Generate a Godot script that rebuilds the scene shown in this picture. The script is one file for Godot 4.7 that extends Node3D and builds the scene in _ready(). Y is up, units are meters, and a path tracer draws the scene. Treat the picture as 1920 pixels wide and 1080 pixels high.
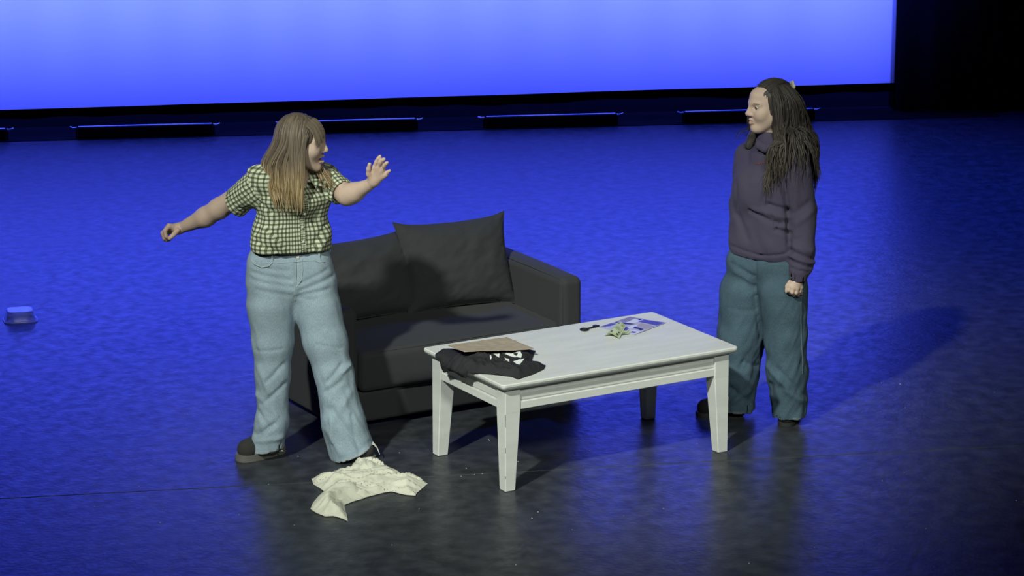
extends Node3D
# A rehearsal on a stage: two women by a black loveseat and a white coffee table, a blue-lit cyclorama behind.

var used := {}
var rng := RandomNumberGenerator.new()
var noise_a := FastNoiseLite.new()
var noise_b := FastNoiseLite.new()

func _ready() -> void:
	rng.seed = 7
	noise_a.seed = 3
	noise_a.frequency = 1.0
	noise_a.fractal_octaves = 3
	noise_b.seed = 11
	noise_b.frequency = 1.0
	noise_b.noise_type = FastNoiseLite.TYPE_SIMPLEX
	noise_b.fractal_octaves = 2
	set_camera()
	set_lights()
	build_setting()
	build_sofa()
	build_table()
	build_table_things()
	build_floor_things()
	build_woman_in_checks()
	build_woman_in_hoodie()

func set_camera() -> void:
	var cam := Camera3D.new()
	cam.name = "camera"
	cam.fov = 2.0 * rad_to_deg(atan(540.0 / 6000.0))
	cam.near = 0.1
	cam.far = 80.0
	add_child(cam)
	cam.position = Vector3(0, 4.218, 13.4)
	cam.rotation_degrees = Vector3(-14.54, 0, 0)
	cam.current = true
	var env := Environment.new()
	env.background_mode = Environment.BG_COLOR
	env.background_color = Color(0.004, 0.004, 0.008)
	env.tonemap_mode = Environment.TONE_MAPPER_LINEAR
	env.tonemap_exposure = 1.0
	env.sdfgi_enabled = true
	env.ssao_enabled = true
	env.ssil_enabled = true
	var we := WorldEnvironment.new()
	we.name = "world"
	we.environment = env
	add_child(we)

func spot(called: String, at: Vector3, to: Vector3, energy: float, angle: float, soft: float, col: Color, size: float) -> void:
	var l := SpotLight3D.new()
	l.name = called
	l.light_energy = energy
	l.light_color = col
	l.spot_angle = angle
	l.spot_angle_attenuation = soft
	l.spot_range = 60.0
	l.spot_attenuation = 2.0
	l.light_size = size
	l.shadow_enabled = true
	add_child(l)
	l.look_at_from_position(at, to, Vector3.UP if absf((to - at).normalized().y) < 0.98 else Vector3.RIGHT)

const CYC_A := Vector3(-2.843, 0, -7.019)        # a point of the cloth's foot, under the first light bar
const CYC_D := Vector3(0.99226, 0, -0.12416)     # along the cloth, towards stage left
const CYC_N := Vector3(0.12416, 0, 0.99226)      # from the cloth to the audience

func set_lights() -> void:
	# front-of-house spots on the lighting bridge, from the audience's left
	var white := Color(0.965, 1.0, 0.945)
	spot("front_spot", Vector3(-7.1, 13.5, 14.1), Vector3(0.12, 0.5, 0.0), KEY_ENERGY, 6.6, 1.0, white, 0.38)
	spot("front_fill_spot", Vector3(3.2, 8.6, 12.5), Vector3(0.3, 0.5, -0.1), FILL_ENERGY, 8.5, 1.0, white, 0.9)
	# blue wash from the upstage bar
	for x in [-2.2, 0.4, 3.0]:
		spot("blue_top_light", Vector3(x, 6.4, -5.6), Vector3(x, 0.0, -4.2), TOP_BLUE_ENERGY, 33.0, 1.0, Color(0.16, 0.30, 1.0), 0.15)
	# narrow blue floods hung in a row before the cloth, their beams fading out just above its foot
	for i in 20:
		var p: Vector3 = CYC_A + CYC_D * (-3.3 + 0.46 * i)
		spot("cyc_flood", p + CYC_N * 2.2 + Vector3(0, 5.2, 0), p + Vector3(0, 1.52, 0), CYC_ENERGY, 9.8, 1.0, Color(0.27, 0.33, 1.0), 0.1)

# ------------------------------------------------------------------ nodes
func numbered(called: String) -> String:
	if not used.has(called):
		used[called] = 0
		return called
	used[called] += 1
	return "%s_%03d" % [called, used[called]]

func thing(called: String, label: String, category: String, at := Vector3.ZERO, turn := 0.0, group := "") -> Node3D:
	var o := Node3D.new()
	o.name = numbered(called)
	add_child(o)
	o.position = at
	o.rotation.y = turn
	tag(o, label, category, group)
	return o

func tag(o: Node3D, label: String, category: String, group := "") -> void:
	o.set_meta("label", label)
	o.set_meta("category", category)
	if group != "":
		o.set_meta("group", group)

func obj(called: String, g: Geo, m: Material, parent: Node3D, at := Vector3.ZERO) -> MeshInstance3D:
	var o := MeshInstance3D.new()
	o.name = numbered(called) if parent == self else called
	o.mesh = g.done()
	o.material_override = m
	o.cast_shadow = GeometryInstance3D.SHADOW_CASTING_SETTING_ON
	parent.add_child(o, true)
	o.position = at
	return o

func struct_tag(o: Node3D) -> void:
	o.set_meta("kind", "structure")

# ------------------------------------------------------------------ geometry
class Geo:
	var v := PackedVector3Array()
	var n := PackedVector3Array()
	var uv := PackedVector2Array()
	var c := PackedColorArray()
	var i := PackedInt32Array()

	func tri(a: int, b: int, d: int) -> void:
		i.push_back(a); i.push_back(b); i.push_back(d)

	func quad(a: int, b: int, d: int, e: int) -> void:
		tri(a, b, d); tri(a, d, e)

	func flat(p: PackedVector3Array) -> void:      # one flat polygon, corners clockwise from outside
		var s := v.size()
		var nn := -(p[1] - p[0]).cross(p[2] - p[0]).normalized()
		for q in p:
			v.push_back(q); n.push_back(nn); uv.push_back(Vector2(q.x, q.z))
		for k in range(1, p.size() - 1):
			tri(s, s + k, s + k + 1)

	func smooth() -> void:                          # normals from the faces
		n.resize(v.size())
		n.fill(Vector3.ZERO)
		for k in range(0, i.size(), 3):
			var a := i[k]
			var b := i[k + 1]
			var d := i[k + 2]
			var f := (v[d] - v[a]).cross(v[b] - v[a])
			n[a] += f; n[b] += f; n[d] += f
		for k in n.size():
			n[k] = n[k].normalized() if n[k].length_squared() > 1e-20 else Vector3.UP

	func add(o: Geo) -> void:
		var s := v.size()
		v.append_array(o.v); n.append_array(o.n); uv.append_array(o.uv); c.append_array(o.c)
		for k in o.i:
			i.push_back(k + s)

	func move(by: Vector3) -> void:
		for k in v.size():
			v[k] += by

	func turned(b: Basis, by: Vector3) -> Geo:
		for k in v.size():
			v[k] = b * v[k] + by
		for k in n.size():
			n[k] = (b * n[k]).normalized()
		return self

	func done() -> ArrayMesh:
		if n.size() != v.size():
			smooth()
		var a := []
		a.resize(Mesh.ARRAY_MAX)
		a[Mesh.ARRAY_VERTEX] = v
		a[Mesh.ARRAY_NORMAL] = n
		if uv.size() == v.size():
			a[Mesh.ARRAY_TEX_UV] = uv
		if c.size() == v.size():
			a[Mesh.ARRAY_COLOR] = c
		a[Mesh.ARRAY_INDEX] = i
		var m := ArrayMesh.new()
		m.add_surface_from_arrays(Mesh.PRIMITIVE_TRIANGLES, a)
		return m

# a box with rounded edges: size, radius of the edges, pieces per face, how far the faces swell
func rbox(size: Vector3, r: float, seg := 3, puff := Vector3.ZERO) -> Geo:
	var g := Geo.new()
	var h := size * 0.5
	var core := h - Vector3(r, r, r)
	var st := PackedFloat32Array()
	for k in 4:
		st.push_back(-1.0 + 0.0 * k)
	# positions along an edge: a fan for the rounding, then even steps
	st.clear()
	var arc := 3
	for k in arc + 1:
		st.push_back(-2.0 + float(k) / arc)
	for k in range(1, seg):
		st.push_back(-1.0 + 2.0 * k / seg)
	for k in arc + 1:
		st.push_back(1.0 + float(k) / arc)
	for face in 6:
		var ax := face / 2
		var sg := -1.0 if face % 2 == 0 else 1.0
		var u := (ax + 1) % 3
		var w := (ax + 2) % 3
		var s := g.v.size()
		var cnt := st.size()
		for a in cnt:
			for b in cnt:
				var q := Vector3.ZERO
				q[ax] = sg
				var iu := clampf(st[a], -1, 1)
				var iw := clampf(st[b], -1, 1)
				var tu := tan((absf(st[a]) - 1.0) * PI / 4) * signf(st[a]) if absf(st[a]) > 1.0 else 0.0
				var tw := tan((absf(st[b]) - 1.0) * PI / 4) * signf(st[b]) if absf(st[b]) > 1.0 else 0.0
				var inner := Vector3.ZERO
				inner[ax] = sg * core[ax]
				inner[u] = iu * core[u]
				inner[w] = iw * core[w]
				var dir := Vector3.ZERO
				dir[ax] = sg
				dir[u] = tu
				dir[w] = tw
				var p := inner + dir.normalized() * r
				var fu := 1.0 - pow(p[u] / h[u], 2.0)
				var fw := 1.0 - pow(p[w] / h[w], 2.0)
				p[ax] += sg * puff[ax] * maxf(fu, 0) * maxf(fw, 0)
				g.v.push_back(p)
				g.n.push_back(dir.normalized())
				g.uv.push_back(Vector2(p[u], p[w]))
		for a in cnt - 1:
			for b in cnt - 1:
				var i0 := s + a * cnt + b
				if sg > 0:
					g.quad(i0, i0 + 1, i0 + cnt + 1, i0 + cnt)
				else:
					g.quad(i0, i0 + cnt, i0 + cnt + 1, i0 + 1)
	return g

# a four-sided column between two rectangles (low corners, high corners), edges chamfered
func post(lo: Rect2, y0: float, hi: Rect2, y1: float, ch: float) -> Geo:
	var g := Geo.new()
	var rows := [[lo.grow(-ch), y0], [lo, y0 + ch], [hi, y1 - ch * 0.2]]
	var ring := func(r: Rect2, y: float) -> PackedVector3Array:
		var e := ch
		var a := r.position
		var b := r.end
		return PackedVector3Array([Vector3(a.x + e, y, a.y), Vector3(b.x - e, y, a.y), Vector3(b.x, y, a.y + e), Vector3(b.x, y, b.y - e), Vector3(b.x - e, y, b.y), Vector3(a.x + e, y, b.y), Vector3(a.x, y, b.y - e), Vector3(a.x, y, a.y + e)])
	var rings := []
	for row in rows:
		rings.push_back(ring.call(row[0], row[1]))
	for k in rings.size() - 1:
		for e in 8:
			var f := (e + 1) % 8
			g.flat(PackedVector3Array([rings[k][e], rings[k][f], rings[k + 1][f], rings[k + 1][e]]))
	var bottom: PackedVector3Array = rings[0].duplicate()
	bottom.reverse()
	g.flat(bottom)
	g.flat(rings[-1])
	return g

# a round tube through points; radius given at each point
func tube(pts: PackedVector3Array, r: PackedFloat32Array, sides := 6, flat_up := 1.0) -> Geo:
	var g := Geo.new()
	var cnt := pts.size()
	var side := Vector3.ZERO
	for k in cnt:
		var t := (pts[mini(k + 1, cnt - 1)] - pts[maxi(k - 1, 0)]).normalized()
		if side == Vector3.ZERO:
			side = t.cross(Vector3.UP if absf(t.y) < 0.9 else Vector3.RIGHT).normalized()
		side = (side - t * side.dot(t)).normalized()
		var up := side.cross(t)
		for s in sides:
			var a := TAU * s / sides
			var d := side * cos(a) + up * sin(a) * flat_up
			g.v.push_back(pts[k] + d * r[k])
			g.uv.push_back(Vector2(float(s) / sides, float(k) / cnt))
	for k in cnt - 1:
		for s in sides:
			var f := (s + 1) % sides
			g.quad(k * sides + s, (k + 1) * sides + s, (k + 1) * sides + f, k * sides + f)
	for e in [0, cnt - 1]:
		var m := g.v.size()
		g.v.push_back(pts[e])
		g.uv.push_back(Vector2.ZERO)
		for s in sides:
			var f := (s + 1) % sides
			if e == 0:
				g.tri(m, e * sides + s, e * sides + f)
			else:
				g.tri(m, e * sides + f, e * sides + s)
	g.smooth()
	return g

# a flat outline (x, z) given height and thickness, rim rounded off
func slab(outline: PackedVector2Array, y0: float, y1: float) -> Geo:
	var g := Geo.new()
	var o := outline
	if Geometry2D.is_polygon_clockwise(o):
		o = o.duplicate()
		o.reverse()
	var cnt := o.size()
	var idx := Geometry2D.triangulate_polygon(o)
	for lay in 2:
		var s := g.v.size()
		for q in o:
			g.v.push_back(Vector3(q.x, y1 if lay == 1 else y0, q.y))
			g.n.push_back(Vector3.UP if lay == 1 else Vector3.DOWN)
			g.uv.push_back(q)
		for k in range(0, idx.size(), 3):
			var a := s + idx[k]
			var b := s + idx[k + 1]
			var d := s + idx[k + 2]
			var up := (g.v[d] - g.v[a]).cross(g.v[b] - g.v[a]).y > 0
			if up == (lay == 1):
				g.tri(a, b, d)
			else:
				g.tri(a, d, b)
	for k in cnt:
		var f := (k + 1) % cnt
		var a := g.v[k]
		var b := g.v[f]
		var ta := g.v[cnt + k]
		var tb := g.v[cnt + f]
		var p := PackedVector3Array([a, b, tb, ta])
		var nn := -(p[1] - p[0]).cross(p[2] - p[0])
		var e := o[f] - o[k]
		if nn.dot(Vector3(e.y, 0, -e.x)) < 0:
			p = PackedVector3Array([b, a, ta, tb])
		g.flat(p)
	return g

# ------------------------------------------------------------------ soft bodies: capsules and ellipsoids joined by a smooth minimum, meshed as surface nets
class Blob:
	var kind := PackedInt32Array()       # 0 tapered capsule, 1 ellipsoid, 2 cut by an ellipsoid, 3 cut below a plane inside a ball, 4 cut by a capsule
	var a := PackedVector3Array()
	var b := PackedVector3Array()
	var ra := PackedFloat32Array()
	var rb := PackedFloat32Array()
	var kk := PackedFloat32Array()
	var turn: Array[Basis] = []

	func put(t: int, p: Vector3, q: Vector3, r0: float, r1: float, k: float, w := Basis()) -> void:
		kind.push_back(t); a.push_back(p); b.push_back(q); ra.push_back(r0); rb.push_back(r1); kk.push_back(k); turn.push_back(w.inverse())

	func cone(p: Vector3, q: Vector3, r0: float, r1: float, k := 0.03) -> void:
		put(0, p, q, r0, r1, k)

	func ball(p: Vector3, r: float, k := 0.02) -> void:
		put(0, p, p + Vector3(0, 0.0001, 0), r, r, k)

	func ell(p: Vector3, r: Vector3, w := Basis(), k := 0.02) -> void:
		put(1, p, r, 0, 0, k, w)

	func cut_ell(p: Vector3, r: Vector3, w := Basis(), k := 0.01) -> void:
		put(2, p, r, 0, 0, k, w)

	func cut_below(p: Vector3, nn: Vector3, reach: float, k := 0.004) -> void:
		put(3, p, nn.normalized(), reach, 0, k)

	func cut_cone(p: Vector3, q: Vector3, r0: float, r1: float, k := 0.01) -> void:
		put(4, p, q, r0, r1, k)

	func one(j: int, p: Vector3) -> float:
		var t := kind[j]
		if t == 0 or t == 4:
			var ba := b[j] - a[j]
			var pa := p - a[j]
			var h := clampf(pa.dot(ba) / ba.length_squared(), 0.0, 1.0)
			return (pa - ba * h).length() - lerpf(ra[j], rb[j], h)
		if t == 3:
			return maxf((p - a[j]).dot(b[j]), p.distance_to(a[j]) - ra[j])
		var q: Vector3 = turn[j] * (p - a[j])
		var r := b[j]
		var k0 := (q / r).length()
		var k1 := (q / (r * r)).length()
		return k0 * (k0 - 1.0) / k1 if k1 > 1e-6 else -minf(r.x, minf(r.y, r.z))

	func at(p: Vector3, ids: PackedInt32Array) -> float:
		var d := 10.0
		for j in ids:
			var e := one(j, p)
			var k := kk[j]
			if kind[j] < 2:
				var h := maxf(k - absf(d - e), 0.0) / k
				d = minf(d, e) - h * h * k * 0.25
			else:
				e = -e
				var h2 := maxf(k - absf(d - e), 0.0) / k
				d = maxf(d, e) + h2 * h2 * k * 0.25
		return d

	func all_ids() -> PackedInt32Array:
		var r := PackedInt32Array()
		for j in kind.size():
			if kind[j] < 2: r.push_back(j)
		for j in kind.size():
			if kind[j] >= 2: r.push_back(j)
		return r

	func dist(p: Vector3) -> float:
		return at(p, all_ids())

	func mesh(cell: float) -> Geo:
		var lo := Vector3(1e9, 1e9, 1e9)
		var hi := -lo
		for j in kind.size():
			if kind[j] == 0:
				var r := Vector3.ONE * (maxf(ra[j], rb[j]) + kk[j] * 0.3)
				lo = lo.min(a[j] - r).min(b[j] - r)
				hi = hi.max(a[j] + r).max(b[j] + r)
			elif kind[j] == 1:
				var r2 := Vector3.ONE * (maxf(b[j].x, maxf(b[j].y, b[j].z)) + kk[j] * 0.3)
				lo = lo.min(a[j] - r2)
				hi = hi.max(a[j] + r2)
		lo -= Vector3.ONE * cell * 2.0
		hi += Vector3.ONE * cell * 2.0
		var bs := 6
		var nb := Vector3i(((hi - lo) / (cell * bs)).ceil())
		var nx := nb.x * bs + 1
		var ny := nb.y * bs + 1
		var nz := nb.z * bs + 1
		var val := PackedFloat32Array()
		val.resize(nx * ny * nz)
		val.fill(1e6)
		var vert := PackedInt32Array()
		vert.resize(nx * ny * nz)
		vert.fill(-1)
		var ids := all_ids()
		var half := bs * cell * 0.5
		var diag := half * 1.7321
		var sx := 1
		var sy := nx
		var sz := nx * ny
		var g := Geo.new()
		var busy: Array[Vector3i] = []
		for bz in nb.z:
			for by in nb.y:
				for bx in nb.x:
					var mid := lo + Vector3(bx * bs, by * bs, bz * bs) * cell + Vector3.ONE * half
					var d := at(mid, ids)
					if absf(d) > diag * 1.15 + 0.004:
						continue
					busy.push_back(Vector3i(bx, by, bz))
					var near := PackedInt32Array()
					for j in ids:
						var e := one(j, mid)
						if kind[j] >= 2:
							if absf(e) < diag + 0.03 or e < 0: near.push_back(j)
						elif e < d + 2.0 * diag + 2.0 * kk[j]:
							near.push_back(j)
					for z in range(bz * bs, bz * bs + bs + 1):
						for y in range(by * bs, by * bs + bs + 1):
							var at0 := z * sz + y * sy + bx * bs
							for x in bs + 1:
								if val[at0 + x] > 1e5:
									val[at0 + x] = at(lo + Vector3(bx * bs + x, y, z) * cell, near)
		var off := PackedInt32Array([0, 1, sy, sy + 1, sz, sz + 1, sz + sy, sz + sy + 1])
		var ea := PackedInt32Array([0, 2, 4, 6, 0, 1, 4, 5, 0, 1, 2, 3])
		var eb := PackedInt32Array([1, 3, 5, 7, 2, 3, 6, 7, 4, 5, 6, 7])
		var corner := PackedVector3Array()
		for q in 8:
			corner.push_back(Vector3(q & 1, (q >> 1) & 1, q >> 2))
		var cells := PackedInt32Array()
		for blk in busy:
			for z in range(blk.z * bs, blk.z * bs + bs):
				for y in range(blk.y * bs, blk.y * bs + bs):
					for x in range(blk.x * bs, blk.x * bs + bs):
						var o := z * sz + y * sy + x
						var s0 := val[o] < 0.0
						var mixed := false
						for q in range(1, 8):
							if (val[o + off[q]] < 0.0) != s0:
								mixed = true
								break
						if not mixed:
							continue
						var sum := Vector3.ZERO
						var cnt := 0
						for e in 12:
							var va := val[o + off[ea[e]]]
							var vb := val[o + off[eb[e]]]
							if (va < 0.0) != (vb < 0.0):
								sum += corner[ea[e]].lerp(corner[eb[e]], va / (va - vb))
								cnt += 1
						vert[o] = g.v.size()
						g.v.push_back(lo + (Vector3(x, y, z) + sum / cnt) * cell)
						cells.push_back(o)
		for o in cells:
			var s0 := val[o] < 0.0
			if (val[o + sx] < 0.0) != s0:
				face(g, vert, o, sy, sz, s0)
			if (val[o + sy] < 0.0) != s0:
				face(g, vert, o, sz, sx, s0)
			if (val[o + sz] < 0.0) != s0:
				face(g, vert, o, sx, sy, s0)
		return g

	func face(g: Geo, vert: PackedInt32Array, o: int, u: int, w: int, inside: bool) -> void:
		if o < u + w:
			return
		var p := vert[o]
		var q := vert[o - u]
		var r := vert[o - u - w]
		var s := vert[o - w]
		if p < 0 or q < 0 or r < 0 or s < 0:
			return
		if inside:
			g.quad(p, s, r, q)
		else:
			g.quad(p, q, r, s)

# moves every point along its normal: how far is asked of f(point, normal)
func push(g: Geo, f: Callable) -> void:
	g.smooth()
	for k in g.v.size():
		g.v[k] += g.n[k] * float(f.call(g.v[k], g.n[k]))
	g.smooth()

func paint(g: Geo, f: Callable) -> void:
	g.c.resize(g.v.size())
	for k in g.v.size():
		g.c[k] = f.call(g.v[k], g.n[k])

# distance to a segment
func seg_dist(p: Vector3, a: Vector3, b: Vector3) -> float:
	var ba := b - a
	var h := clampf((p - a).dot(ba) / ba.length_squared(), 0.0, 1.0)
	return (p - a - ba * h).length()

# folds on the front of a garment: each [from, to, half width, height]; negative heights are grooves
func folds_at(p: Vector3, n: Vector3, list: Array) -> float:
	var s := 0.0
	var q := Vector3(p.x, p.y + 0.0, 0.0)
	var front := smoothstep(-0.1, 0.4, n.z)
	if front <= 0.0:
		return 0.0
	for f in list:
		var a: Vector3 = f[0]
		var b: Vector3 = f[1]
		a.z = 0.0
		b.z = 0.0
		var d := seg_dist(q, a, b) / float(f[2])
		if d < 3.0:
			s += float(f[3]) * exp(-d * d)
	return s * front

# the point of a soft body's surface met from p along d (p may lie inside or in front)
func skin_of(bl: Blob, p: Vector3, d: Vector3, above: float) -> Vector3:
	var lo := -0.16
	var hi := 0.16
	for it in 20:
		var m := (lo + hi) * 0.5
		if bl.dist(p + d * m) < 0.0: lo = m
		else: hi = m
	return p + d * (lo + above)

# every triangle gets its own corners, so that the pattern can run differently on sleeves and front
func unweld(g: Geo, chart: Callable) -> Geo:
	g.smooth()
	var o := Geo.new()
	for k in range(0, g.i.size(), 3):
		var mid := (g.v[g.i[k]] + g.v[g.i[k + 1]] + g.v[g.i[k + 2]]) / 3.0
		for e in 3:
			var j := g.i[k + e]
			o.i.push_back(o.v.size())
			o.v.push_back(g.v[j])
			o.n.push_back(g.n[j])
			o.uv.push_back(chart.call(g.v[j], mid))
			if g.c.size() == g.v.size():
				o.c.push_back(g.c[j])
	return o

# ------------------------------------------------------------------ materials
func mat(col: Color, rough := 0.8, spec := 0.5) -> StandardMaterial3D:
	var m := StandardMaterial3D.new()
	m.albedo_color = col
	m.roughness = rough
	m.metallic_specular = spec
	return m

func lin(r: float, g: float, b: float) -> Color:    # a real-world base colour
	return Color(r, g, b).linear_to_srgb()

func noise_image(size: int, freq: float, sd: int, lo: Color, hi: Color, octaves := 4, stretch := Vector2.ONE) -> ImageTexture:
	var n := FastNoiseLite.new()
	n.seed = sd
	n.frequency = freq
	n.fractal_octaves = octaves
	var im := Image.create(size, size, false, Image.FORMAT_RGB8)
	for y in size:
		for x in size:
			# wrap by blending the far edge in
			var fx := float(x) / size
			var fy := float(y) / size
			var a := n.get_noise_2d(x * stretch.x, y * stretch.y)
			var b := n.get_noise_2d((x - size) * stretch.x, y * stretch.y)
			var c := n.get_noise_2d(x * stretch.x, (y - size) * stretch.y)
			var d := n.get_noise_2d((x - size) * stretch.x, (y - size) * stretch.y)
			var v := lerpf(lerpf(a, b, smoothstep(0.8, 1.0, fx)), lerpf(c, d, smoothstep(0.8, 1.0, fx)), smoothstep(0.8, 1.0, fy))
			im.set_pixel(x, y, lo.lerp(hi, clampf(v * 0.9 + 0.5, 0, 1)))
	im.generate_mipmaps()
	return ImageTexture.create_from_image(im)

# fills polygons (0..1 coordinates) into a picture
func print_image(w: int, h: int, back: Color, shapes: Array) -> ImageTexture:
	var im := Image.create(w, h, false, Image.FORMAT_RGB8)
	im.fill(back)
	for s in shapes:
		var poly: PackedVector2Array = s[0]
		var lo := Vector2(1, 1)
		var hi := Vector2.ZERO
		for q in poly:
			lo = lo.min(q)
			hi = hi.max(q)
		for y in range(int(lo.y * h), mini(int(hi.y * h) + 1, h)):
			for x in range(int(lo.x * w), mini(int(hi.x * w) + 1, w)):
				if Geometry2D.is_point_in_polygon(Vector2((x + 0.5) / w, (y + 0.5) / h), poly):
					im.set_pixel(x, y, s[1])
	return ImageTexture.create_from_image(im)

func fabric(col: Color, rough := 0.95, weave := 140.0, depth := 0.05, vertex := false) -> StandardMaterial3D:
	var m := mat(col, rough, 0.3)
	m.vertex_color_use_as_albedo = vertex
	m.rim_enabled = true
	m.rim = 0.25
	m.rim_tint = 0.5
	if depth > 0.0:
		m.heightmap_enabled = true
		m.heightmap_texture = weave_tex
		m.heightmap_scale = depth
		m.uv1_triplanar = true
		m.uv1_scale = Vector3.ONE * weave / 64.0
	return m

var weave_tex: ImageTexture

# ------------------------------------------------------------------ the stage
func build_setting() -> void:
	weave_tex = noise_image(128, 0.35, 5, Color.BLACK, Color.WHITE, 2)
	# vinyl dance floor in sheets laid along the cloth, seams running with it
	var floor_root := Node3D.new()
	floor_root.name = "floor"
	struct_tag(floor_root)
	add_child(floor_root)
	var vinyl := mat(Color.WHITE, 1.0, FLOOR_SPEC)
	vinyl.albedo_texture = noise_image(512, 0.02, 21, lin(0.030, 0.033, 0.040), lin(0.064, 0.068, 0.080), 6)
	vinyl.roughness_texture = noise_image(512, 0.03, 22, Color(FLOOR_R0, FLOOR_R0, FLOOR_R0), Color(FLOOR_R1, FLOOR_R1, FLOOR_R1), 5)
	vinyl.roughness_texture_channel = BaseMaterial3D.TEXTURE_CHANNEL_RED
	vinyl.heightmap_enabled = true
	vinyl.heightmap_texture = noise_image(512, 0.07, 23, Color.BLACK, Color.WHITE, 4)
	vinyl.heightmap_scale = FLOOR_BUMP
	vinyl.uv1_triplanar = true
	vinyl.uv1_world_triplanar = true
	vinyl.uv1_scale = Vector3.ONE * 0.8
	# seam line: through (-2.144, 0.651) and (1.021, 0.113)
	var sd := Vector3(0.9859, 0, -0.1676)
	var sn := Vector3(0.1676, 0, 0.9859)
	var seam := Vector3(-2.144, 0, 0.651)
	var edges := [3.2, 0.0, -9.6]
	for k in 2:
		var w: float = edges[k] - edges[k + 1]
		var sheet := rbox(Vector3(15.0, 0.02, w - 0.004), 0.0035, 1)
		var mid: Vector3 = seam + sd * 2.2 + sn * (edges[k] + edges[k + 1]) * 0.5 + Vector3(0, -0.01, 0)
		sheet.turned(Basis(sd, Vector3.UP, sn), mid)
		obj("vinyl_sheet", sheet, vinyl, floor_root)
	var deck := rbox(Vector3(16, 0.3, 13.5), 0.02, 1)
	obj("stage_deck", deck, mat(lin(0.02, 0.02, 0.02), 0.9), floor_root, Vector3(0, -0.172, -3.0))

	# the white cloth, lit blue by floods
	var cyc := Geo.new()
	var along := PackedFloat32Array()
	var L0 := -3.6
	var L1 := 5.47
	var nx := 60
	for lay in 2:
		var s := cyc.v.size()
		for k in nx + 1:
			var t := lerpf(L0, L1, float(k) / nx)
			var low := lerpf(0.128, 0.168, (t + 0.5) / 6.0) + 0.004 * noise_a.get_noise_1d(t * 0.7)
			for r in 2:
				var p: Vector3 = CYC_A + CYC_D * t + CYC_N * (0.0 if lay == 0 else -0.012)
				p += CYC_N * 0.006 * noise_a.get_noise_1d(t * 0.6 + 9.0)
				cyc.v.push_back(p + Vector3(0, low if r == 0 else 4.6, 0))
				cyc.uv.push_back(Vector2(t, r))
		for k in nx:
			var a := s + k * 2
			if lay == 0:
				cyc.quad(a, a + 1, a + 3, a + 2)
			else:
				cyc.quad(a, a + 2, a + 3, a + 1)
	for k in nx:
		var a := k * 2
		var b := (nx + 1) * 2 + k * 2
		cyc.quad(a, a + 2, b + 2, b)
	var e1 := nx * 2
	var f1 := (nx + 1) * 2 + nx * 2
	cyc.quad(e1, e1 + 1, f1 + 1, f1)
	var cm := mat(lin(0.82, 0.82, 0.84), 0.95, 0.2)
	var o := obj("wall_backdrop", cyc, cm, self)
	struct_tag(o)

	# black masking under and behind the cloth, ground cloth under the light bars
	var black := mat(lin(0.010, 0.010, 0.013), 0.95, 0.15)
	var felt := mat(lin(0.012, 0.012, 0.015), 1.0, 0.1)
	var skirt := curtain(CYC_A + CYC_D * L0 - CYC_N * 0.03, CYC_A + CYC_D * 6.2 - CYC_N * 0.03, 0.0, 4.7, 0.002, 0.5)
	struct_tag(obj("wall_masking", skirt, black, self))
	var gc := rbox(Vector3(L1 - L0 + 0.6, 0.004, 0.42), 0.0015, 1)
	gc.turned(Basis(CYC_D, Vector3.UP, CYC_N), CYC_A + CYC_D * (L0 + L1 + 0.6) * 0.5 + CYC_N * 0.19 + Vector3(0, 0.0025, 0))
	struct_tag(obj("trim_1", gc, felt, self))
	# black side curtain (leg) in front of the cloth's right end
	var lg := curtain(CYC_A + CYC_D * 5.42 + CYC_N * 0.12, CYC_A + CYC_D * 8.2 + CYC_N * 0.55, 0.0, 4.7, 0.05, 0.33)
	struct_tag(obj("wall_curtain", lg, mat(lin(0.006, 0.006, 0.007), 1.0, 0.1), self))

	# light bars on the floor
	var house := mat(lin(0.008, 0.008, 0.009), 0.9, 0.1)
	var steel := mat(lin(0.55, 0.55, 0.58), 0.3, 0.5)
	steel.metallic = 0.9
	var lens := mat(lin(0.75, 0.75, 0.8), 0.4, 0.6)
	var words := ["leftmost black light bar, cut off by the frame", "black light bar on the floor left of the woman in checks", "black light bar on the floor half hidden behind the light brown hair", "black light bar on the floor behind the middle of the stage", "black light bar on the floor passing behind the woman in the hoodie"]
	for k in 5:
		var at: Vector3 = Vector3(-2.793, 0, -6.622) + CYC_D * (0.45 + 1.312 * (k - 1)) - CYC_N * 0.05
		var t := thing("light_bar", words[k], "light bar", at + Vector3(0, 0.005, 0), atan2(-CYC_D.z, CYC_D.x), "light bars along the foot of the backdrop")
		obj("housing", rbox(Vector3(0.86, 0.062, 0.075), 0.006, 2), house, t, Vector3(0, 0.040, 0))
		obj("lens_strip", rbox(Vector3(0.85, 0.008, 0.024), 0.003, 2), lens, t, Vector3(0, 0.0745, 0.018))
		for s in [-1.0, 1.0]:
			obj("bracket", rbox(Vector3(0.010, 0.072, 0.03), 0.003, 1), house, t, Vector3(s * 0.438, 0.036, 0))
			var kn := tube(PackedVector3Array([Vector3(s * 0.436, 0.064, 0.012), Vector3(s * 0.455, 0.066, 0.012), Vector3(s * 0.478, 0.072, 0.012)]), PackedFloat32Array([0.011, 0.006, 0.008]), 8)
			obj("clamp_knob", kn, steel, t)

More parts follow.
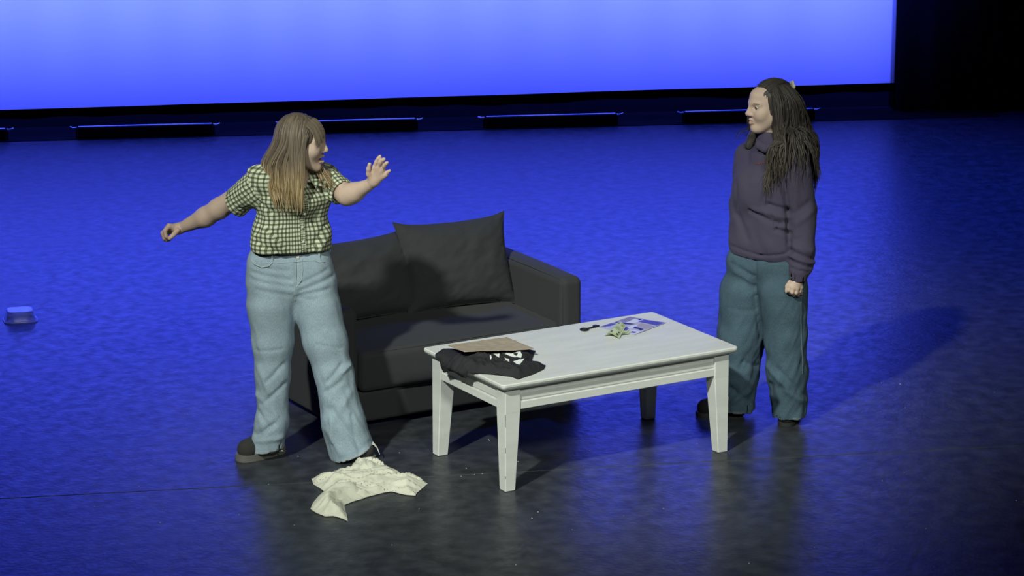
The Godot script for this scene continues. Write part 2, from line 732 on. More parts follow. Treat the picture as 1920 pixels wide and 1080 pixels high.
# a hanging curtain with vertical folds
func curtain(a: Vector3, b: Vector3, y0: float, y1: float, deep: float, pitch: float) -> Geo:
	var g := Geo.new()
	var len := a.distance_to(b)
	var d := (b - a) / len
	var nn := Vector3(-d.z, 0, d.x)
	var cnt := int(len / pitch * 10.0)
	for lay in 2:
		var s := g.v.size()
		for k in cnt + 1:
			var t := len * k / cnt
			var w := deep * (sin(TAU * t / pitch + 1.3 * sin(t * 2.1)) + 0.4 * noise_a.get_noise_1d(t * 3.0))
			for r in 2:
				g.v.push_back(a + d * t + nn * (w - 0.008 * lay) + Vector3(0, y0 if r == 0 else y1, 0))
				g.uv.push_back(Vector2(t, r))
		for k in cnt:
			var q := s + k * 2
			if lay == 0:
				g.quad(q, q + 1, q + 3, q + 2)
			else:
				g.quad(q, q + 2, q + 3, q + 1)
	return g

# ------------------------------------------------------------------ sofa
const SOFA_AT := Vector3(-0.427, 0, -0.919)
const SOFA_TURN := 0.5323

func build_sofa() -> void:
	var cloth := fabric(lin(0.044, 0.045, 0.048), 0.95, 300.0, 0.08)
	var t := thing("loveseat", "low charcoal fabric loveseat with square arms behind the white table", "sofa", SOFA_AT, SOFA_TURN)
	var W := 1.285
	var D := 0.80
	obj("base", rbox(Vector3(W - 0.02, 0.145, D - 0.03), 0.02, 4), cloth, t, Vector3(0, 0.1025, 0))
	for s in [-1.0, 1.0]:
		obj("arm", rbox(Vector3(0.115, 0.535, D), 0.035, 6, Vector3(0.004, 0.006, 0.006)), cloth, t, Vector3(s * (W - 0.115) * 0.5, 0.2975, 0))
	obj("back_frame", rbox(Vector3(W - 0.23, 0.50, 0.09), 0.035, 6), cloth, t, Vector3(0, 0.29, -D * 0.5 + 0.046))
	var seat := rbox(Vector3(W - 0.236, 0.19, D - 0.15), 0.035, 12, Vector3(0.0, 0.018, 0.008))
	push(seat, func(p: Vector3, _n: Vector3) -> float: return 0.004 * noise_a.get_noise_3dv(p * 5.0))
	obj("seat_cushion", seat, cloth, t, Vector3(0, 0.268, 0.085))
	var feet := mat(lin(0.01, 0.01, 0.01), 0.7)
	for sx in [-1.0, 1.0]:
		for sz in [-1.0, 1.0]:
			obj("foot", rbox(Vector3(0.06, 0.034, 0.06), 0.006, 1), feet, t, Vector3(sx * 0.58, 0.017, sz * 0.33))
	# loose back cushions: [along, across, height of the lower edge, lean, roll, turn, width, height]
	var spots := [[-0.245, -0.055, 0.372, -0.44, 0.01, 0.03, 0.595, 0.385, "plain charcoal back cushion of the loveseat, nearer the woman in checks", 31], [0.250, -0.035, 0.370, -0.36, -0.02, -0.02, 0.565, 0.415, "plump charcoal back cushion of the loveseat with a peaked corner, beside the far arm", 47]]
	for s in spots:
		var g := pillow(s[6], s[7], 0.17, s[9])
		var b := Basis(Vector3.UP, SOFA_TURN + s[5]) * Basis(Vector3.RIGHT, s[3]) * Basis(Vector3.BACK, s[4])
		var local := Vector3(s[0], 0, s[1])
		var at: Vector3 = SOFA_AT + Basis(Vector3.UP, SOFA_TURN) * local + Vector3(0, s[2], 0)
		var c := Node3D.new()
		c.name = numbered("back_cushion")
		add_child(c)
		c.transform = Transform3D(b, at)
		tag(c, s[8], "cushion", "loose cushions on the loveseat")
		obj("cover", g, cloth, c)
		var pip := PackedVector3Array()
		var rr := PackedFloat32Array()
		for k in 65:
			var q := pillow_edge(s[6], s[7], float(k) / 64.0)
			pip.push_back(Vector3(q.x, q.y + s[7] * 0.5, 0))
			rr.push_back(0.0035)
		obj("piping", tube(pip, rr, 5), cloth, c)

func pillow_xy(u: float, w: float, W: float, H: float) -> Vector2:
	var cx := 1.0 - 0.055 * (1.0 - w * w) + 0.045 * pow(absf(u * w), 8.0)
	var cy := 1.0 - 0.07 * (1.0 - u * u) + 0.075 * pow(absf(u * w), 8.0)
	return Vector2(u * W * 0.5 * cx, w * H * 0.5 * cy)

func pillow_edge(W: float, H: float, t: float) -> Vector2:
	var s := fposmod(t * 4.0, 4.0)
	var f := fposmod(s, 1.0) * 2.0 - 1.0
	if s < 1.0 or s >= 4.0: return pillow_xy(f, -1, W, H)
	if s < 2.0: return pillow_xy(1, f, W, H)
	if s < 3.0: return pillow_xy(-f, 1, W, H)
	return pillow_xy(-1, -f, W, H)

func pillow(W: float, H: float, T: float, sd: int) -> Geo:
	var g := Geo.new()
	var cnt := 34
	for side in 2:
		var s := g.v.size()
		var sg := 1.0 if side == 0 else -1.0
		for a in cnt + 1:
			for b in cnt + 1:
				var u := 2.0 * a / cnt - 1.0
				var w := 2.0 * b / cnt - 1.0
				var q := pillow_xy(u, w, W, H)
				var full := pow((1.0 - pow(absf(u), 2.6)) * (1.0 - pow(absf(w), 2.6)), 0.55)
				var rim := 1.0 - full
				var wr := 0.010 * noise_a.get_noise_3d(u * 3.0 + sd, w * 3.0, sg) * full + 0.007 * rim * noise_b.get_noise_2d(u * 9.0 + sd, w * 9.0 + sg) * minf(full * 6.0, 1.0)
				g.v.push_back(Vector3(q.x, q.y + H * 0.5, sg * (T * 0.5 * full + wr + 0.002)))
				g.uv.push_back(q)
		for a in cnt:
			for b in cnt:
				var i0 := s + a * (cnt + 1) + b
				if sg > 0:
					g.quad(i0, i0 + 1, i0 + cnt + 2, i0 + cnt + 1)
				else:
					g.quad(i0, i0 + cnt + 1, i0 + cnt + 2, i0 + 1)
	return g

# ------------------------------------------------------------------ coffee table
const TABLE_AT := Vector3(0.299, 0, 0.009)
const TABLE_TURN := 0.53233
const TABLE_L := 1.19
const TABLE_W := 0.69
const TABLE_H := 0.48

func build_table() -> void:
	var white := mat(Color.WHITE, 0.6, 0.25)
	white.albedo_texture = noise_image(256, 0.02, 41, lin(0.66, 0.66, 0.64), lin(0.74, 0.74, 0.72), 4, Vector2(0.3, 2.0))
	white.uv1_triplanar = true
	white.uv1_scale = Vector3.ONE * 1.2
	var worn := mat(lin(0.30, 0.26, 0.20), 0.7)
	var t := thing("coffee_table", "white painted wooden coffee table with tapered legs between the two women", "table", TABLE_AT, TABLE_TURN)
	# top: bevelled underneath, corners rounded
	var top := Geo.new()
	var rows := [[-0.016, TABLE_H - 0.030], [-0.004, TABLE_H - 0.020], [0.0, TABLE_H - 0.012], [0.0, TABLE_H - 0.004], [-0.0035, TABLE_H - 0.0005], [-0.007, TABLE_H]]
	var rings := []
	for r in rows:
		var ring := PackedVector3Array()
		for cnr in 4:
			var cx := 1.0 if cnr == 0 or cnr == 3 else -1.0
			var cz := 1.0 if cnr < 2 else -1.0
			for k in 6:
				var ang := (cnr + k / 5.0) * PI / 2
				var rad: float = 0.018 + r[0]
				ring.push_back(Vector3(cx * (TABLE_L * 0.5 - 0.018) + cos(ang) * maxf(rad, 0.001), r[1], cz * (TABLE_W * 0.5 - 0.018) + sin(ang) * maxf(rad, 0.001)))
		rings.push_back(ring)
	var m: int = rings[0].size()
	for k in rings.size() - 1:
		for e in m:
			var f: int = (e + 1) % m
			top.flat(PackedVector3Array([rings[k][f], rings[k][e], rings[k + 1][e], rings[k + 1][f]]))
	var cap: PackedVector3Array = rings[-1].duplicate()
	cap.reverse()
	top.flat(cap)
	top.flat(rings[0])
	fix_winding(top, Vector3(0, TABLE_H - 0.015, 0))
	obj("table_top", top, white, t)
	# legs: square at the apron, then tapering on the two inner faces
	var ins := 0.030
	for sx in [-1.0, 1.0]:
		for sz in [-1.0, 1.0]:
			var ox: float = TABLE_L * 0.5 - ins
			var oz: float = TABLE_W * 0.5 - ins
			var w1 := 0.074
			var w0 := 0.050
			var g := Geo.new()
			var hi := Rect2(ox - w1, oz - w1, w1, w1)
			var lo := Rect2(ox - w0, oz - w0, w0, w0)
			g.add(post(lo, 0.0, hi, TABLE_H - 0.135, 0.003))
			g.add(post(hi, TABLE_H - 0.138, hi, TABLE_H - 0.029, 0.003))
			for k in g.v.size():
				g.v[k] = g.v[k] * Vector3(sx, 1, sz)
				g.n[k] = g.n[k] * Vector3(sx, 1, sz)
			if sx * sz < 0:
				for k in range(0, g.i.size(), 3):
					var q := g.i[k]
					g.i[k] = g.i[k + 1]
					g.i[k + 1] = q
			var leg := obj("leg", g, white, t)
			# rubbed paint along the outer edge
			if sz > 0:
				for k in 5:
					var y := rng.randf_range(0.05, 0.36)
					var sc := rbox(Vector3(0.003, rng.randf_range(0.008, 0.03), 0.003), 0.0012, 1)
					obj("worn_edge", sc, worn, leg, Vector3(sx * (ox - 0.0012), y, oz - 0.0012))
	# aprons with a recessed groove above a lower lip
	for s in [-1.0, 1.0]:
		var lx := TABLE_L - 2.0 * (ins + 0.074)
		var lz := TABLE_W - 2.0 * (ins + 0.074)
		var a := obj("apron", rbox(Vector3(lx + 0.01, 0.094, 0.018), 0.002, 1), white, t, Vector3(0, TABLE_H - 0.030 - 0.047, s * (TABLE_W * 0.5 - ins - 0.022)))
		obj("apron_lip", rbox(Vector3(lx, 0.034, 0.010), 0.003, 1), white, a, Vector3(0, -0.0335, s * 0.012))
		obj("apron_bead", rbox(Vector3(lx, 0.030, 0.006), 0.002, 1), white, a, Vector3(0, 0.004, s * 0.010))
		var b := obj("apron", rbox(Vector3(0.018, 0.094, lz + 0.01), 0.002, 1), white, t, Vector3(s * (TABLE_L * 0.5 - ins - 0.022), TABLE_H - 0.030 - 0.047, 0))
		obj("apron_lip", rbox(Vector3(0.010, 0.034, lz), 0.003, 1), white, b, Vector3(s * 0.012, -0.0335, 0))
		obj("apron_bead", rbox(Vector3(0.006, 0.030, lz), 0.002, 1), white, b, Vector3(s * 0.010, 0.004, 0))

# turns every face of a convex shape outwards
func fix_winding(g: Geo, mid: Vector3) -> void:
	for k in range(0, g.i.size(), 3):
		var a := g.v[g.i[k]]
		var b := g.v[g.i[k + 1]]
		var d := g.v[g.i[k + 2]]
		var nn := (d - a).cross(b - a)
		if nn.dot((a + b + d) / 3.0 - mid) < 0:
			var q := g.i[k + 1]
			g.i[k + 1] = g.i[k + 2]
			g.i[k + 2] = q
			nn = -nn
		for e in 3:
			g.n[g.i[k + e]] = nn.normalized()

# cloth thrown down: an outline filled with points, lifted by folds; `bend` places a flat point in space
func heap(outline: PackedVector2Array, step: float, rise: Callable, bend: Callable, thick: float) -> Geo:
	var pts := PackedVector2Array()
	var on_rim := {}
	var cnt := outline.size()
	for k in cnt:
		var a := outline[k]
		var b := outline[(k + 1) % cnt]
		var m := maxi(1, int(a.distance_to(b) / step))
		for j in m:
			on_rim[pts.size()] = true
			pts.push_back(a.lerp(b, float(j) / m))
	var lo := outline[0]
	var hi := outline[0]
	for q in outline:
		lo = lo.min(q)
		hi = hi.max(q)
	var r2 := RandomNumberGenerator.new()
	r2.seed = 5
	var rim_cnt := pts.size()
	var y := lo.y
	while y < hi.y:
		var x := lo.x
		while x < hi.x:
			var q := Vector2(x + r2.randf_range(-0.2, 0.2) * step, y + r2.randf_range(-0.2, 0.2) * step)
			if Geometry2D.is_point_in_polygon(q, outline):
				var near := 1e9
				for k in rim_cnt:
					near = minf(near, q.distance_squared_to(pts[k]))
				if near > step * step * 0.3:
					pts.push_back(q)
			x += step
		y += step
	var idx := Geometry2D.triangulate_delaunay(pts)
	var g := Geo.new()
	for k in pts.size():
		var q := pts[k]
		var near := 1e9
		if not on_rim.has(k):
			for j in rim_cnt:
				near = minf(near, q.distance_squared_to(pts[j]))
			near = sqrt(near)
		else:
			near = 0.0
		g.v.push_back(bend.call(q, thick * 0.6 + float(rise.call(q, near))))
		g.uv.push_back(q)
	var top_cnt := g.v.size()
	for k in pts.size():
		g.v.push_back(bend.call(pts[k], 0.0))
		g.uv.push_back(pts[k])
	for k in range(0, idx.size(), 3):
		var a := idx[k]
		var b := idx[k + 1]
		var d := idx[k + 2]
		if not Geometry2D.is_point_in_polygon((pts[a] + pts[b] + pts[d]) / 3.0, outline):
			continue
		var nn := (pts[b] - pts[a]).cross(pts[d] - pts[a])
		if nn > 0:
			g.tri(a, b, d)
			g.tri(a + top_cnt, d + top_cnt, b + top_cnt)
		else:
			g.tri(a, d, b)
			g.tri(a + top_cnt, b + top_cnt, d + top_cnt)
	for k in rim_cnt:
		var f := (k + 1) % rim_cnt
		g.quad(k, f, f + top_cnt, k + top_cnt)
		g.quad(k, k + top_cnt, f + top_cnt, f)
	g.smooth()
	return g

func table_place(o: Node3D) -> void:
	o.position = TABLE_AT + Vector3(0, TABLE_H, 0)
	o.rotation.y = TABLE_TURN

func ridge(q: Vector2, f: float, sd: float) -> float:
	var n := noise_b.get_noise_3d(q.x * f, q.y * f, sd)
	return 1.0 - sqrt(n * n + 0.006) * 2.2

func build_table_things() -> void:
	# crumpled black shirt, one end hanging over the table's short edge (coordinates along and across the table)
	var outline := PackedVector2Array([Vector2(-0.6258, -0.1952), Vector2(-0.5340, -0.2697), Vector2(-0.5002, -0.2498), Vector2(-0.4776, -0.1867), Vector2(-0.3725, -0.1845), Vector2(-0.2554, -0.1555), Vector2(-0.2073, -0.0374), Vector2(-0.2545, 0.0236), Vector2(-0.2839, 0.0639), Vector2(-0.3201, 0.1201), Vector2(-0.3042, 0.1598), Vector2(-0.2869, 0.1795), Vector2(-0.3225, 0.2254), Vector2(-0.3972, 0.2666), Vector2(-0.4963, 0.3018), Vector2(-0.4990, 0.2536), Vector2(-0.5331, 0.2054), Vector2(-0.5695, 0.1651), Vector2(-0.5983, 0.1387), Vector2(-0.6204, 0.0676), Vector2(-0.6416, 0.0583), Vector2(-0.6460, 0.0217), Vector2(-0.6397, -0.0288), Vector2(-0.6441, -0.0751), Vector2(-0.6651, -0.1312), Vector2(-0.6458, -0.1590), Vector2(-0.6194, -0.1681), Vector2(-0.6227, -0.2010)])
	var bend := func(q: Vector2, h: float) -> Vector3:
		var over := -TABLE_L * 0.5 - q.x
		if over <= 0.0:
			return Vector3(q.x, 0.002 + h, q.y)
		var turn := minf(over / 0.02, 1.0)
		return Vector3(-TABLE_L * 0.5 - 0.004 * turn - h * turn - minf(over, 0.008), 0.002 + h * (1.0 - turn) - maxf(over - 0.008, 0.0), q.y)
	var pq := [Vector2(-0.5421, -0.2128), Vector2(-0.2456, -0.2181), Vector2(-0.2603, 0.0376), Vector2(-0.5606, -0.0361)]
	var paper_front: Vector2 = pq[3]
	var paper_in: Vector2 = (pq[2] - pq[3]).normalized().orthogonal()
	if paper_in.dot(pq[0] - pq[3]) > 0.0:
		paper_in = -paper_in
	var rise := func(q: Vector2, rim: float) -> float:
		var up := smoothstep(0.0, 0.03, rim)
		var open := smoothstep(-0.035, 0.0, (q - paper_front).dot(paper_in))      # under the paper it lies flat
		var calm := lerpf(1.0, 0.3, smoothstep(-0.50, -0.42, q.x))               # the printed front is spread flatter
		return up * (0.008 + open * (0.012 + calm * 0.026 * pow(maxf(ridge(q, 9.0, 1.0), 0.0), 2.0) + calm * 0.008 * maxf(ridge(q, 22.0, 4.0), 0.0)))
	var g := heap(outline, 0.009, rise, bend, 0.004)
	var lo := Vector2(1e9, 1e9)
	var hi := -lo
	for q in g.uv:
		lo = lo.min(q)
		hi = hi.max(q)
	for k in g.uv.size():
		g.uv[k] = (g.uv[k] - lo) / (hi - lo)
	var at := func(list: Array) -> PackedVector2Array:
		var r := PackedVector2Array()
		for q in list:
			r.push_back((q - lo) / (hi - lo))
		return r
	var ink := Color(0.93, 0.94, 0.93)
	var cloth_black := lin(0.034, 0.034, 0.038)
	var shapes := [
		[at.call([Vector2(-0.4356, -0.0615), Vector2(-0.3692, -0.0617), Vector2(-0.4369, 0.0450), Vector2(-0.4374, -0.0039)]), ink],
		[at.call([Vector2(-0.4199, -0.0522), Vector2(-0.3900, -0.0444), Vector2(-0.4174, -0.0019), Vector2(-0.4208, -0.0234)]), cloth_black],
		[at.call([Vector2(-0.3610, -0.0668), Vector2(-0.3412, -0.0551), Vector2(-0.3630, -0.0089), Vector2(-0.3640, 0.0198), Vector2(-0.3288, -0.0084), Vector2(-0.3134, 0.0105), Vector2(-0.3355, 0.0658), Vector2(-0.3650, 0.1066), Vector2(-0.3823, 0.0868), Vector2(-0.3830, 0.0476), Vector2(-0.3941, 0.0216), Vector2(-0.3909, -0.0156)]), ink],
		[at.call([Vector2(-0.3624, 0.0306), Vector2(-0.3384, 0.0349), Vector2(-0.3594, 0.0615)]), cloth_black],
		[at.call([Vector2(-0.4192, 0.0554), Vector2(-0.4165, 0.0956), Vector2(-0.4375, 0.1313), Vector2(-0.4609, 0.1175), Vector2(-0.4386, 0.1019)]), ink],
		[at.call([Vector2(-0.4155, 0.1251), Vector2(-0.3556, 0.1219), Vector2(-0.4276, 0.1945)]), ink],
		[at.call([Vector2(-0.4760, 0.0219), Vector2(-0.4768, 0.0504), Vector2(-0.4891, 0.0625)]), ink]]
	var sm := mat(Color.WHITE, 0.95, 0.2)
	sm.albedo_texture = print_image(512, 512, cloth_black, shapes)
	var o := obj("black_shirt", g, sm, self)
	table_place(o)
	tag(o, "crumpled black shirt with a white print hanging over the table's edge", "shirt")

	# brown paper envelope lying on the shirt
	var paper := mat(Color.WHITE, 0.85, 0.3)
	paper.albedo_texture = noise_image(128, 0.05, 61, lin(0.40, 0.325, 0.235), lin(0.49, 0.40, 0.295), 3)
	paper.uv1_triplanar = true
	paper.uv1_scale = Vector3.ONE * 4.0
	var env := Geo.new()
	var nu := 22
	for lay in 2:
		var s := env.v.size()
		for a in nu + 1:
			for b in nu + 1:
				var u := float(a) / nu
				var w := float(b) / nu
				var q: Vector2 = pq[0].lerp(pq[1], u).lerp(pq[3].lerp(pq[2], u), w)
				var sag := lerpf(0.034, 0.047, w) - 0.006 * u + 0.003 * sin(u * 5.0 + 1.0) * w + 0.002 * noise_a.get_noise_2d(u * 4.0, w * 4.0)
				sag -= 0.002 * exp(-pow((w - 0.45) / 0.02, 2.0))
				env.v.push_back(Vector3(q.x, sag - 0.0025 * lay, q.y))
				env.uv.push_back(q)
		for a in nu:
			for b in nu:
				var i0 := s + a * (nu + 1) + b
				if lay == 0:
					env.quad(i0, i0 + nu + 1, i0 + nu + 2, i0 + 1)
				else:
					env.quad(i0, i0 + 1, i0 + nu + 2, i0 + nu + 1)
	for k in nu:
		var t := (nu + 1) * (nu + 1)
		for pr in [[k, k + 1], [nu * (nu + 1) + k + 1, nu * (nu + 1) + k], [(k + 1) * (nu + 1), k * (nu + 1)], [k * (nu + 1) + nu, (k + 1) * (nu + 1) + nu]]:
			env.quad(pr[0], pr[1], pr[1] + t, pr[0] + t)
	var e := obj("paper_envelope", env, paper, self)
	table_place(e)
	tag(e, "flat brown kraft paper envelope lying on the crumpled black shirt", "envelope")

	# printed picture sheet
	var sq := [Vector2(0.2331, -0.2291), Vector2(0.4516, -0.3120), Vector2(0.5368, -0.1447), Vector2(0.3044, -0.0421)]
	var sheet := Geo.new()
	for lay in 2:
		for k in 4:
			sheet.v.push_back(Vector3(sq[k].x, 0.0012 + 0.0016 * (1 - lay), sq[k].y))
			sheet.n.push_back(Vector3.UP if lay == 0 else Vector3.DOWN)
			sheet.uv.push_back([Vector2(0, 1), Vector2(0, 0), Vector2(1, 0), Vector2(1, 1)][k])
	sheet.quad(0, 1, 2, 3)
	sheet.quad(7, 6, 5, 4)
	for k in 4:
		var f := (k + 1) % 4
		sheet.flat(PackedVector3Array([sheet.v[f], sheet.v[k], sheet.v[4 + k], sheet.v[4 + f]]))
	while sheet.uv.size() < sheet.v.size():
		sheet.uv.push_back(Vector2.ZERO)
	var pv := Color(0.33, 0.32, 0.62)
	var gy := Color(0.55, 0.52, 0.58)
	var dk := Color(0.16, 0.16, 0.24)
	var wh := Color(0.86, 0.86, 0.90)
	var bg := Color(0.68, 0.64, 0.60)
	var P := func(list: Array) -> PackedVector2Array:
		var r := PackedVector2Array()
		for k in range(0, list.size(), 2):
			r.push_back(Vector2(list[k], list[k + 1]))
		return r
	var pic := print_image(256, 256, Color(0.74, 0.74, 0.80), [
		[P.call([0.0, 0.0, 0.28, 0.0, 0.22, 0.42, 0.0, 0.40]), gy], [P.call([0.28, 0.04, 0.98, 0.02, 0.98, 0.28, 0.42, 0.24]), pv], [P.call([0.2, 0.08, 0.42, 0.05, 0.44, 0.36, 0.26, 0.42]), wh],
		[P.call([0.30, 0.02, 0.36, 0.0, 0.4, 0.12, 0.33, 0.14]), dk], [P.call([0.55, 0.3, 0.97, 0.32, 0.96, 0.6, 0.62, 0.52]), bg], [P.call([0.1, 0.45, 0.5, 0.4, 0.46, 0.5, 0.14, 0.56]), dk],
		[P.call([0.5, 0.5, 0.62, 0.46, 0.66, 0.7, 0.54, 0.78]), wh], [P.call([0.62, 0.55, 0.9, 0.6, 0.92, 0.72, 0.8, 0.66, 0.66, 0.68]), dk], [P.call([0.45, 0.66, 0.6, 0.72, 0.7, 0.98, 0.5, 0.9]), pv],
		[P.call([0.0, 0.62, 0.14, 0.58, 0.16, 0.8, 0.0, 0.95]), pv], [P.call([0.18, 0.6, 0.32, 0.58, 0.34, 0.7, 0.2, 0.74]), wh], [P.call([0.7, 0.78, 0.98, 0.76, 0.97, 0.97, 0.74, 0.98]), wh],
		[P.call([0.8, 0.84, 0.9, 0.82, 0.92, 0.9, 0.82, 0.93]), dk], [P.call([0.36, 0.8, 0.5, 0.84, 0.48, 0.97, 0.34, 0.95]), dk], [P.call([0.04, 0.44, 0.1, 0.44, 0.1, 0.54, 0.03, 0.54]), dk]])
	var pm := mat(Color.WHITE, 0.5, 0.4)
	pm.albedo_texture = pic
	var so := obj("picture_sheet", sheet, pm, self)
	table_place(so)
	tag(so, "printed sheet of violet and grey pictures lying flat on the table", "print")

	# folded banknotes: one tented on top, one flat below
	var pale := Color(0.80, 0.83, 0.70)
	var grn := Color(0.30, 0.37, 0.27)
	var mid := Color(0.62, 0.67, 0.53)
	var note_pic := print_image(256, 128, pale, [[P.call([0.04, 0.08, 0.96, 0.08, 0.96, 0.92, 0.04, 0.92]), mid], [P.call([0.07, 0.14, 0.93, 0.14, 0.93, 0.86, 0.07, 0.86]), pale],
		[P.call([0.38, 0.2, 0.5, 0.14, 0.62, 0.2, 0.66, 0.5, 0.6, 0.84, 0.4, 0.84, 0.34, 0.5]), Color(0.72, 0.75, 0.62)], [P.call([0.44, 0.3, 0.56, 0.3, 0.58, 0.6, 0.5, 0.74, 0.42, 0.6]), mid],
		[P.call([0.09, 0.7, 0.2, 0.64, 0.22, 0.84, 0.09, 0.84]), grn], [P.call([0.8, 0.16, 0.92, 0.16, 0.92, 0.34, 0.82, 0.32]), grn], [P.call([0.24, 0.74, 0.34, 0.68, 0.36, 0.84, 0.25, 0.84]), grn], [P.call([0.76, 0.58, 0.9, 0.54, 0.92, 0.82, 0.78, 0.84]), mid], [P.call([0.1, 0.18, 0.22, 0.18, 0.22, 0.34, 0.1, 0.34]), grn]])
	var nm := mat(Color.WHITE, 0.85, 0.3)
	nm.albedo_texture = note_pic
	var sets := [
		[[Vector2(0.1925, -0.0936), Vector2(0.3434, -0.2353), Vector2(0.3477, -0.1801), Vector2(0.2100, -0.0203)], 0.016, "pale green banknote standing folded on top of the other banknote"],
		[[Vector2(0.1778, -0.0919), Vector2(0.2385, -0.1488), Vector2(0.3286, -0.1061), Vector2(0.2829, -0.0608)], 0.003, "flat banknote peeking out under the folded banknote"]]
	for st in sets:
		var q: Array = st[0]
		var b := Geo.new()
		var cn := 12
		for lay in 2:
			var s := b.v.size()
			for i in cn + 1:
				for j in cn + 1:
					var u := float(i) / cn
					var w := float(j) / cn
					var f: Vector2 = q[0].lerp(q[1], u).lerp(q[3].lerp(q[2], u), w)
					var y := 0.0042 + float(st[1]) * (1.0 - absf(w - 0.35) * 1.3) * (0.5 + 0.5 * sin(u * 2.0 + 0.8)) + 0.001 * noise_a.get_noise_2d(u * 5.0, w * 5.0)
					b.v.push_back(Vector3(f.x, maxf(y, 0.0036) - 0.0007 * lay, f.y))
					b.uv.push_back(Vector2(u, w))
			for i in cn:
				for j in cn:
					var i0 := s + i * (cn + 1) + j
					if lay == 0:
						b.quad(i0, i0 + cn + 1, i0 + cn + 2, i0 + 1)
					else:
						b.quad(i0, i0 + 1, i0 + cn + 2, i0 + cn + 1)
		var bo := obj("banknote", b, nm, self)
		table_place(bo)
		tag(bo, st[2], "banknote", "banknotes on the table")

	# old black key
	var kr: Vector2 = Vector2(0.1562, -0.2242)
	var ke: Vector2 = Vector2(0.2455, -0.2446)
	var kd := (ke - kr).normalized()
	var iron := mat(lin(0.012, 0.012, 0.013), 0.45, 0.5)
	var key := thing("key", "small old black key with a round bow beside the picture sheet", "key")
	table_place(key)
	var bow := PackedVector3Array()
	var br := PackedFloat32Array()
	for k in 21:
		var a := TAU * k / 20.0
		bow.push_back(Vector3(kr.x + cos(a) * 0.0165, 0.005, kr.y + sin(a) * 0.0165))
		br.push_back(0.0042)
	obj("bow", tube(bow, br, 8), iron, key)
	var k0 := kr + kd * 0.018
	obj("shaft", tube(PackedVector3Array([Vector3(k0.x, 0.005, k0.y), Vector3(ke.x, 0.005, ke.y)]), PackedFloat32Array([0.0042, 0.0040]), 8), iron, key)
	var side := Vector2(kd.y, -kd.x)
	var bit := PackedVector2Array()
	for q in [Vector2(-0.022, 0), Vector2(-0.022, 0.018), Vector2(-0.015, 0.018), Vector2(-0.015, 0.011), Vector2(-0.011, 0.011), Vector2(-0.011, 0.018), Vector2(-0.004, 0.018), Vector2(-0.004, 0)]:
		bit.push_back(ke + kd * q.x + side * q.y)
	obj("bit", slab(bit, 0.002, 0.008), iron, key)

